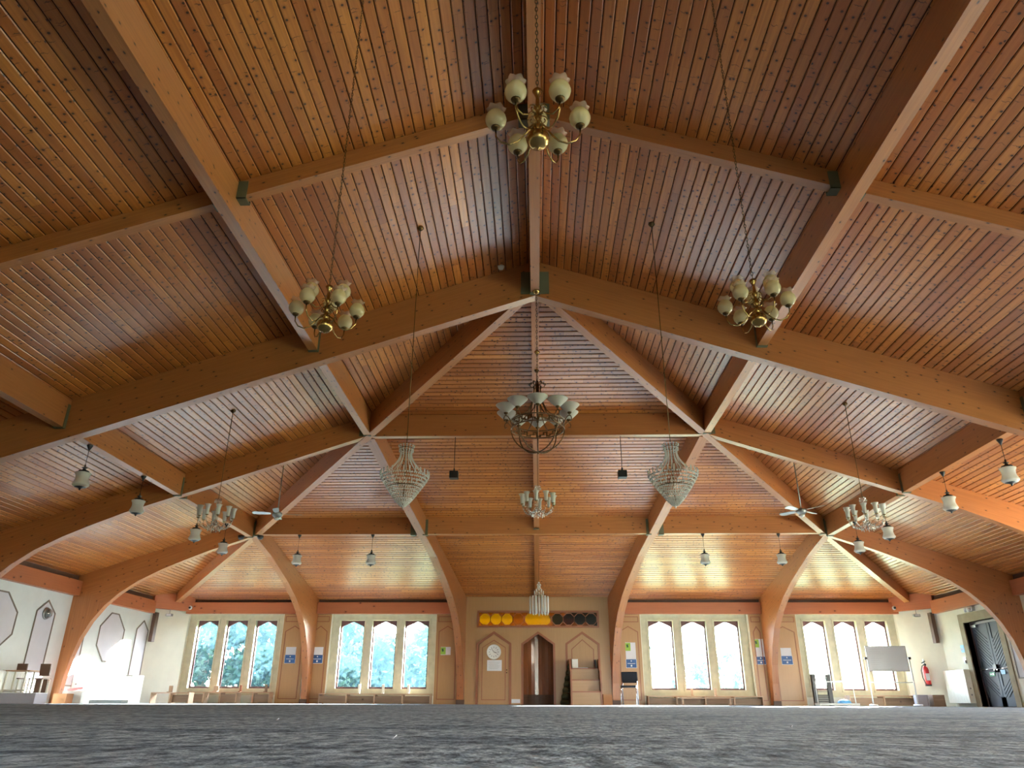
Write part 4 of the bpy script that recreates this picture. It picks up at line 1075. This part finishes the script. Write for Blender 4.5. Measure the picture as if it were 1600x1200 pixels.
# ------------------------------------------------------------------ furniture, end wall
# pulpit steps
t = thing('pulpit_steps', (1.30, 22.36, 0), 'plywood pulpit of three steps with stepped side walls right of the niche', 'pulpit')
for k, (y0_, y1_, z) in enumerate(((-.95, -.68, .34), (-.68, -.40, .64), (-.40, 0, .94))):
    m = MB(); m.use('ply'); m.piece((1, 0, 0)); m.box(-.38, .38, y0_, y0_+.02, 0 if k == 0 else z-.30, z-.03); m.build('riser', t)
    m = MB(); m.use('moulding'); m.piece((1, 0, 0)); m.box(-.39, .39, y0_-.015, y1_, z-.03, z); m.build('tread', t)
for s in (-1, 1):
    m = MB(); m.use('moulding'); m.piece((0, 0, 1))
    prof = [(-.98, 0), (-.98, .55), (-.90, .55), (-.88, .86), (-.62, .86), (-.58, 1.17), (-.02, 1.17), (-.02, 0)]
    m.prism([(s*.40-(.02), y, z) for y, z in prof], (.04, 0, 0)); m.build('side_wall', t)
m = MB(); m.use('white'); m.box(-.33, -.16, -.10, -.07, .95, 1.19); bk = m.build('tmp', None); bk.location = (1.30, 22.36, 0); bk.name = 'white_book'
tag(bk, 'upright white booklet standing on the top step of the pulpit', 'book')
m = MB(); m.use('paper'); m.box(-.16, .10, -.30, -.12, .945, .958); bk = m.build('paper_sheet'); bk.location = (1.30, 22.36, 0); tag(bk, 'white papers lying flat on the top step of the pulpit', 'papers')
m = MB(); m.use('black'); m.obox((.33, -.15, 1.06), (1, 0, .12), (0, 1, 0), (-.12, 0, 1), .02, .09, .11); bk = m.build('dark_book'); bk.location = (1.30, 22.36, 0); tag(bk, 'dark book leaning at right side of the pulpit top step', 'book')
# folded quilt leaning
t = thing('folded_mat', (.72, 22.30, 0), 'olive quilted mat folded and leaning against the wall left of the pulpit', 'mat')
m = MB(); m.use('mat_green'); n = 7
for k in range(n):
    z0_, z1_ = k*1.08/n, (k+1)*1.08/n
    for (zz, dd) in ((0, 0),):
        w0, w1 = .34*(1-z0_/1.25), .34*(1-z1_/1.25)
        x0_, x1_ = .10-w0/2+z0_*.08, .10-w1/2+z1_*.08
        mb2 = [(x0_-.02, -.14, z0_), (x0_+w0-.02, -.14, z0_), (x0_+w0-.02, .06, z0_), (x0_-.02, .06, z0_)]
        mt = [(x1_-.02, -.12, z1_-.012), (x1_+w1-.02, -.12, z1_-.012), (x1_+w1-.02, .06, z1_-.012), (x1_-.02, .06, z1_-.012)]
        mm_ = [((a[0]+b[0])/2+(-.025 if i in (0, 3) else .015), (a[1]+b[1])/2+(-.03 if i < 2 else 0), (a[2]+b[2])/2) for i, (a, b) in enumerate(zip(mb2, mt))]
        V = mb2+mm_+mt
        m.add(V, [(0, 1, 5, 4), (1, 2, 6, 5), (2, 3, 7, 6), (3, 0, 4, 7), (4, 5, 9, 8), (5, 6, 10, 9), (6, 7, 11, 10), (7, 4, 8, 11), (8, 9, 10, 11), (3, 2, 1, 0)], True)
m.build('quilted_folds', t)
# black chair
t = thing('stacking_chair', (2.42, 21.2, 0), 'black padded stacking chair with chrome legs before the right pilaster', 'chair', None, math.radians(-12))
m = MB(); m.use('blackcloth'); m.box(-.21, .21, -.20, .20, .43, .48); m.build('seat', t, bevel=.02)
m = MB(); m.use('blackcloth'); m.obox((0, .23, .69), (1, 0, 0), (0, 1, .15), (0, -.15, 1), .215, .022, .14); m.build('backrest', t, bevel=.03)
for s in (-1, 1):
    m = MB(); m.use('chrome'); m.tube([(s*.20, -.21, 0), (s*.20, -.20, .42), (s*.20, -.15, .44)], .012, 8); m.build('leg', t)
    m = MB(); m.use('chrome'); m.tube([(s*.20, .25, 0), (s*.20, .19, .44), (s*.19, .225, .60)], .012, 8); m.build('leg', t)
m = MB(); m.use('cardboard'); m.piece(); m.box(1.80, 2.05, 22.12, 22.38, 0, .27); one(m, 'small_cabinet', 'low orange-brown wooden box between the pulpit and the post', 'box')
m = MB(); m.use('paper'); m.box(-.74, -.50, CW-.05, CW-.001, .04, .14); one(m, 'vent_cover', 'small white vent cover at floor between door and niche', 'vent')
m = MB(); m.use('paper'); m.box(1.72, 2.05, CW-.04, CW-.001, 0, .03)

# low shelves under the windows
def shelf(x0, x1, y0, y1, h, n, label, mat='benchwood', front='darkbench', openk=()):
    t = thing('low_shelf', ((x0+x1)/2, (y0+y1)/2, 0), label, 'shelf'); hx, hy = (x1-x0)/2, (y1-y0)/2
    m = MB(); m.use(mat); m.piece((1, 0, 0)); m.box(-hx, hx, -hy, hy, h-.025, h); m.build('top_board', t)
    for k in range(n+1):
        x = -hx+2*hx*k/n; m = MB(); m.use(mat); m.piece((0, 0, 1)); m.box(max(-hx, x-.02), min(hx, x+.02), -hy, hy, 0, h-.025); m.build('upright', t)
    for k in range(n):
        if k in openk: continue
        xa, xb = -hx+2*hx*k/n+.02, -hx+2*hx*(k+1)/n-.02
        m = MB(); m.use(front); m.piece((1, 0, 0)); m.box(xa, xb, -hy+.04+.08*(k % 2), -hy+.06+.08*(k % 2), 0.02, h-.06); m.build('infill_board', t)
    return t
shelf(-12.0+1.6, -9.35, 21.15, 21.45, .27, 2, 'pale slatted bench across the left corner before the far left window', 'benchwood', 'darkbench', (0,))
shelf(-9.9, -7.55, 22.25, 22.58, .30, 5, 'low pale wooden shelf under the far left window', 'benchwood', 'darkbench', (1, 3))
shelf(-6.15, -3.0, 22.22, 22.58, .27, 4, 'low wooden shelf with dark front under window left of the panelled wall')
shelf(3.05, 6.20, 22.25, 22.58, .24, 4, 'low wooden shelf under window right of the panelled wall')
shelf(8.5, 10.35, 22.10, 22.50, .27, 2, 'low wooden shelf under the far right window behind the flip chart')
# small stands and bookends on shelves
def stand(x, y, z, w, h, label, mat='benchwood', cat='book stand', lean=.1, group=None):
    t = thing('book_stand', (x, y, z), label, cat, group)
    m = MB(); m.use(mat); m.piece((0, 0, 1)); m.obox((0, .02, h/2), (1, 0, 0), (0, 1, lean), (0, -lean, 1), w/2, .012, h/2); m.build('upright_board', t)
    m = MB(); m.use(mat); m.piece((1, 0, 0)); m.box(-w/2, w/2, -.09, .02, 0, .02); m.build('base_board', t)
for x, lb in ((-5.05, 'leftmost'), (-4.37, 'middle'), (-3.65, 'rightmost')):
    stand(x, 22.38, .27, .07, .24, f'{lb} small white book stand on shelf left of panelled wall', 'cream')
for x, y, w, h, lb, mt in ((-10.0, 21.4, .10, .17, 'brown wooden book stand on the left corner bench', 'darkbench'), (-9.15, 22.4, .14, .16, 'wide pale book stand on shelf under far left window', 'benchwood'),
                    (-8.45, 22.4, .06, .18, 'narrow brown book stand on shelf under far left window', 'moulding'), (-7.72, 22.4, .07, .2, 'dark narrow book stand at right end of far left shelf', 'darkbench')):
    stand(x, y, .30 if y > 22 else .27, w, h, lb, mt)
for x, lb in ((4.30, 'left'), (4.95, 'right')):
    stand(x, 22.40, .24, .06, .2, f'{lb} small pale book stand on shelf right of panelled wall', 'benchwood')
m = MB(); m.use('benchwood'); m.piece((1, 0, 0)); m.box(3.9, 5.35, 21.9, 22.1, .17, .195); m.box(3.92, 3.97, 21.95, 22.05, 0, .17); m.box(5.2, 5.25, 21.95, 22.05, 0, .17)
one(m, 'low_bench', 'thin low plank bench before the shelf right of panelled wall', 'bench')
# flip chart
t = thing('flip_chart', (9.35, 21.3, 0), 'grey whiteboard on white tubular stand before the far right window', 'whiteboard', None, math.radians(-4))
m = MB(); m.use('board_grey'); m.box(-.52, .50, -.02, .0, .86, 1.48); brd = m.build('board', t)
m = MB(); m.use('ink')
for k in range(9): m.box(-.44, -.44+random.uniform(.18, .42), -.0215, -.02, 1.40-k*.055, 1.402-k*.055)
m.build('handwriting', brd)
m = MB(); m.use('grey_metal'); m.slab([(-.53, .85), (.51, .85), (.51, 1.49), (-.53, 1.49)], [[(-.515, .865), (.495, .865), (.495, 1.475), (-.515, 1.475)]], lambda a, b: (a, -.024, b), (0, .028, 0)); m.build('board_rim', brd)
for s in (-1, 1):
    m = MB(); m.use('white'); m.tube([(s*.56, .0, .04), (s*.56, .0, 1.17)], .018, 8); m.build('post', t)
    m = MB(); m.use('white'); m.tube([(s*.56, -.28, .03), (s*.56, .28, .03)], .022, 8); m.build('foot_bar', t)
    m = MB(); m.use('black'); m.box(s*.56-.035, s*.56+.035, -.04, .03, 1.15, 1.21); m.build('clamp_knob', t)
m = MB(); m.use('white'); m.tube([(-.56, 0, .58), (.56, 0, .58)], .012, 8); m.build('cross_bar', t)
# white tubular trolley and black rack
t = thing('tubular_rail', (7.95, 21.6, 0), 'low white tubular frame beside the far right window', 'frame')
m = MB(); m.use('white'); m.tube([(-.50, 0, .05), (-.50, 0, .60), (.48, 0, .60), (.50, 0, .05)], .016, 8); m.build('tube_hoop', t)
m = MB(); m.use('white'); m.box(-.52, .52, -.2, .2, .02, .07); m.build('base_board', t)
t = thing('slatted_rack', (7.75, 22.0, 0), 'black slatted rack standing behind the white tubular frame', 'rack')
for s in (-1, 1):
    m = MB(); m.use('black'); m.box(s*.20-.05, s*.20+.05, -.06, .06, 0, .80); m.build('upright', t)
m = MB(); m.use('black')
for k in range(5): m.box(-.2, .2, -.03, .03, .05+k*.045, .085+k*.045)
for k in range(7): m.box(-.2, .2, -.012, .012, .27+k*.08, .284+k*.08)
m.build('slats', t)
m = MB(); m.use('lightblue'); m.smooth = True
m.lathe([(0, 0), (.16, .01), (.19, .06), (.15, .13), (.06, .17), (0, .175)], (8.32, 22.1, .0), 12, wave=lambda i, a, r, z: (r*(1+.15*math.sin(3*a+i)), z)); one(m, 'plastic_bag', 'crumpled pale blue bag beside the black slatted rack', 'bag')
# fire extinguisher on the right corner wall
n_ = Vector((-.92, -.72, 0)).normalized()
t = thing('fire_extinguisher', (10.66, 22.05, .52), 'red fire extinguisher hung on the right corner wall', 'fire extinguisher')
m = MB(); m.use('red'); m.lathe([(0, 0), (.07, 0), (.078, .03), (.078, .40), (.06, .46), (.025, .49), (.025, .51), (0, .51)], (0, 0, 0), 20); m.build('cylinder', t)
m = MB(); m.use('black'); m.lathe([(0, -.01), (.08, -.01), (.08, .03), (0, .03)], (0, 0, 0), 20); m.build('base_ring', t)
m = MB(); m.use('paper'); m.obox((-.01, -.078, .22), (1, 0, 0), (0, 1, 0), (0, 0, 1), .05, .003, .09); m.build('label_panel', t)
m = MB(); m.use('black'); m.box(-.02, .02, -.05, .03, .51, .56); m.obox((-.03, -.02, .60), (1, 0, .5), (0, 1, 0), (-.5, 0, 1), .06, .01, .01); m.build('valve_handle', t)
m = MB(); m.use('black'); m.tube([(-.02, -.03, .54), (-.09, -.03, .50), (-.135, -.03, .38), (-.13, -.03, .2), (-.09, -.04, .08), (-.07, -.04, .02)], .011, 8); m.build('hose', t)
m = MB(); m.use('grey_metal'); m.box(-.01, .01, -.01, .05, .56, .68); m.build('wall_hook', t)
# radiators
def radiator(x, y0, y1, z0, z1, dep, label, sg, mat='cream', endcap=True):
    t = thing('radiator', (x, y0, 0), label, 'radiator'); L_ = y1-y0
    xs = sorted((0, -sg*dep))
    m = MB(); m.use(mat); m.box(xs[0], xs[1], 0, L_, z0, z1); m.build('body', t, bevel=.012)
    m = MB(); m.use(mat)
    xf = -sg*dep
    k = int(L_/.09)
    for i in range(k): m.box(min(xf, xf-sg*.004), max(xf, xf-sg*.004), .05+i*.09, .05+i*.09+.045, z0+.05, z1-.05)
    m.build('front_ribs', t)
    m = MB(); m.use('grey_metal')
    for i in range(int(L_/.06)): m.box(min(-sg*.02, -sg*(dep-.02)), max(-sg*.02, -sg*(dep-.02)), .03+i*.06, .06+i*.06, z1, z1+.004)
    m.build('top_grille', t)
    if endcap:
        m = MB(); m.use('grey_metal')
        for zz in (z0+.2, z0+.35): m.lathe([(0, 0), (.02, 0), (.02, .006)], (-sg*dep/2, 0, zz), 10, axis=(0, -1, 0))
        m.build('end_cap_holes', t)
    return t
radiator(11.08, 20.62, 22.0-.35, .08, .88, .16, 'tall cream radiator on right wall beside the double door', 1)
radiator(-11.08, 18.55, 20.95, .07, .65, .22, 'long white heater on left wall in direct sunlight', -1, 'white')
radiator(-11.08, 13.2, 16.45, .09, .62, .20, 'white heater on left wall at the left picture edge', -1, 'white')
m = MB(); m.use('white'); m.box(-11.09, -10.90, 21.0, 21.62, 0, .70); one(m, 'white_cabinet', 'low plain white cabinet in the left corner beside the heater', 'cabinet', bevel=.01)
# crates by the right radiator
for k, (x, y, w, mt, lb) in enumerate(((10.05, 21.35, .26, 'boxgrey', 'grey cube crate in the right corner, left of the pair'), (10.38, 21.20, .30, 'darkbench', 'brown cube crate in the right corner, right of the pair'))):
    t = thing('crate', (x, y, 0), lb, 'crate'); m = MB(); m.use(mt); m.piece()
    m.slab([(-w/2, 0), (w/2, 0), (w/2, .28), (-w/2, .28)], [[(-w/2+.02, .02), (w/2-.02, .02), (w/2-.02, .26), (-w/2+.02, .26)]], lambda a, b: (a, -.13, b), (0, .25, 0)); m.build('shell', t)
    m = MB(); m.use(mt); m.box(-w/2+.02, w/2-.02, -.11, -.09, .02, .26); m.build('back_panel', t)
# left furniture group
t = thing('storage_box', (-10.55, 16.0, 0), 'low lilac-grey box on the floor under the small white table', 'box')
m = MB(); m.use('boxgrey'); m.box(-.42, .42, -.2, .2, 0, .19); m.build('body', t, bevel=.01); m = MB(); m.use('paper'); m.box(-.425, .425, -.205, .205, .19, .205); m.build('lid', t)
t = thing('small_table', (-10.62, 15.98, .205), 'small white-edged two-tier table standing on the low grey box', 'table')
m = MB(); m.use('benchwood'); m.piece(); m.box(-.33, .24, -.16, .16, .40, .425); m.build('table_top', t)
m = MB(); m.use('cream'); m.piece(); m.box(-.33, .22, -.16, .16, .03, .055); m.build('lower_shelf', t)
for x in (-.24, .16):
    for y in (-.13, .13):
        m = MB(); m.use('cream'); m.box(x-.014, x+.014, y-.014, y+.014, 0, .40); m.build('leg', t)
for x, y, lb in ((-10.98, 16.35, 'brown plywood child chair beside the left wall heater'), (-10.52, 16.42, 'brown plywood child chair behind the small white table')):
    t = thing('child_chair', (x, y, .0), lb, 'chair', 'brown plywood child chairs')
    m = MB(); m.use('brownply'); m.piece(); m.obox((0, .12, .66), (1, 0, 0), (0, 1, .1), (0, -.1, 1), .11, .012, .12); m.build('backrest', t)
    m = MB(); m.use('brownply'); m.piece(); m.box(-.16, .16, -.14, .14, .47, .49); m.build('seat', t)
    m = MB(); m.use('brownply'); m.piece((0, 0, 1)); m.box(-.12, .12, .09, .11, .12, .47); m.build('back_panel', t)
    for a in (-.14, .14):
        for b in (-.12, .12):
            m = MB(); m.use('cream'); m.box(a-.012, a+.012, b-.012, b+.012, 0, .47); m.build('leg', t)
m = MB(); m.use('cardboard'); m.box(-10.72, -10.42, 17.35, 17.62, 0, .20); one(m, 'cardboard_box', 'small orange cardboard box at foot of the left curved frame', 'box')
m = MB(); m.use('white'); m.box(-10.75, -10.30, 17.72, 17.95+.1, 0, .26); m.use('red'); m.obox((-10.52, 17.88, .30), (1, 0, .15), (0, 1, 0), (-.15, 0, 1), .18, .08, .025); one(m, 'white_carton', 'white carton with a red top beside the left curved frame', 'box')
# lint on the carpet
for i, (x, y) in enumerate(((-.30, 1.55), (.72, 2.4), (-1.0, 3.0))):
    m = MB(); m.use('paper'); m.tube([(x, y, .004), (x+.006, y+.01, .010), (x+.002, y+.02, .006)], .0012, 5)
    one(m, 'lint_thread', ['white lint thread on the carpet left of centre', 'white lint thread on the carpet right of centre', 'white lint thread farther out on the left carpet'][i], 'lint')

# ------------------------------------------------------------------ outside
m = MB(); m.use('grass'); m.box(-60, 60, 23.3, 90, -.5, -.25); m.box(-60, 60, -60, BACK-.4, -.5, -.25); m.box(11.9, 60, BACK-.4, 23.3, -.5, -.25); m.box(-60, -11.9, BACK-.4, 23.3, -.5, -.25)
tag(m.build('ground'), kind='structure')
def tree(x, y, h, r, nleaf, label, leaf='leaf', seed=0):
    rnd = random.Random(seed); t = thing('tree', (x, y, -.25), label, 'tree')
    m = MB(); m.use('bark'); m.tube([(0, 0, 0), (.1, 0, h*.3), (-.05, .1, h*.6), (.1, 0, h*.85)], [.16, .13, .08, .03], 8)
    for k in range(14):
        a = rnd.uniform(0, 2*PI); z = rnd.uniform(h*.15, h*.75); l = r*rnd.uniform(.4, .8)
        m.tube([(0, 0, z), (math.cos(a)*l*.5, math.sin(a)*l*.5, z+l*.25), (math.cos(a)*l, math.sin(a)*l, z+l*.4)], [.05, .03, .01], 5)
    m.build('trunk', t)
    m = MB(); m.use(leaf)
    cl = []
    for _ in range(70):
        while True:
            p = Vector((rnd.uniform(-1, 1), rnd.uniform(-1, 1), rnd.uniform(-1, 1)))
            if p.length < 1: break
        cl.append((Vector((p.x*r, p.y*r, h*.5+p.z*h*.5)), rnd.uniform(.35, .7)))
    for _ in range(nleaf):
        c, cr = rnd.choice(cl); p = c+Vector((rnd.gauss(0, cr*.55), rnd.gauss(0, cr*.55), rnd.gauss(0, cr*.5)))
        if p.z < .1: p.z = .1+rnd.random()*.3
        u = Vector((rnd.uniform(-1, 1), rnd.uniform(-1, 1), rnd.uniform(-1, 1))).normalized(); v = u.orthogonal().normalized(); s = rnd.uniform(.07, .15)
        if (c-p).length < cr*.55: s *= 2.0
        m.add([p-u*s, p+v*s*.55, p+u*s, p-v*s*.55], [(0, 1, 2, 3)], False)
    m.build('foliage', t)
tree(-12.5, 29, 5.4, 3.4, 9000, 'dense tree outside the far left window', 'leaf', 1)
tree(-16.8, 32, 5.8, 3.6, 7000, 'dense tree outside at far left behind the first', 'leaf', 2)
tree(-9.4, 31, 4.4, 2.8, 7000, 'lower tree outside between the two left windows', 'leaf', 3)
tree(-6.9, 28.5, 3.3, 2.2, 7500, 'bushy tree outside the left side of window beside panelled wall', 'leaf', 4)
tree(-4.2, 29.5, 3.0, 2.2, 7500, 'bushy tree outside the right side of window beside panelled wall', 'leaf2', 5)
tree(8.4, 38, 3.0, 2.2, 1800, 'distant pale tree outside the window right of panelled wall', 'leaf2', 6)
tree(2.2, 29, 3.8, 1.8, 2600, 'added tree outside that darkens the right half of the stained glass', 'leaf', 7)  # added to dim the light behind the right-hand panes
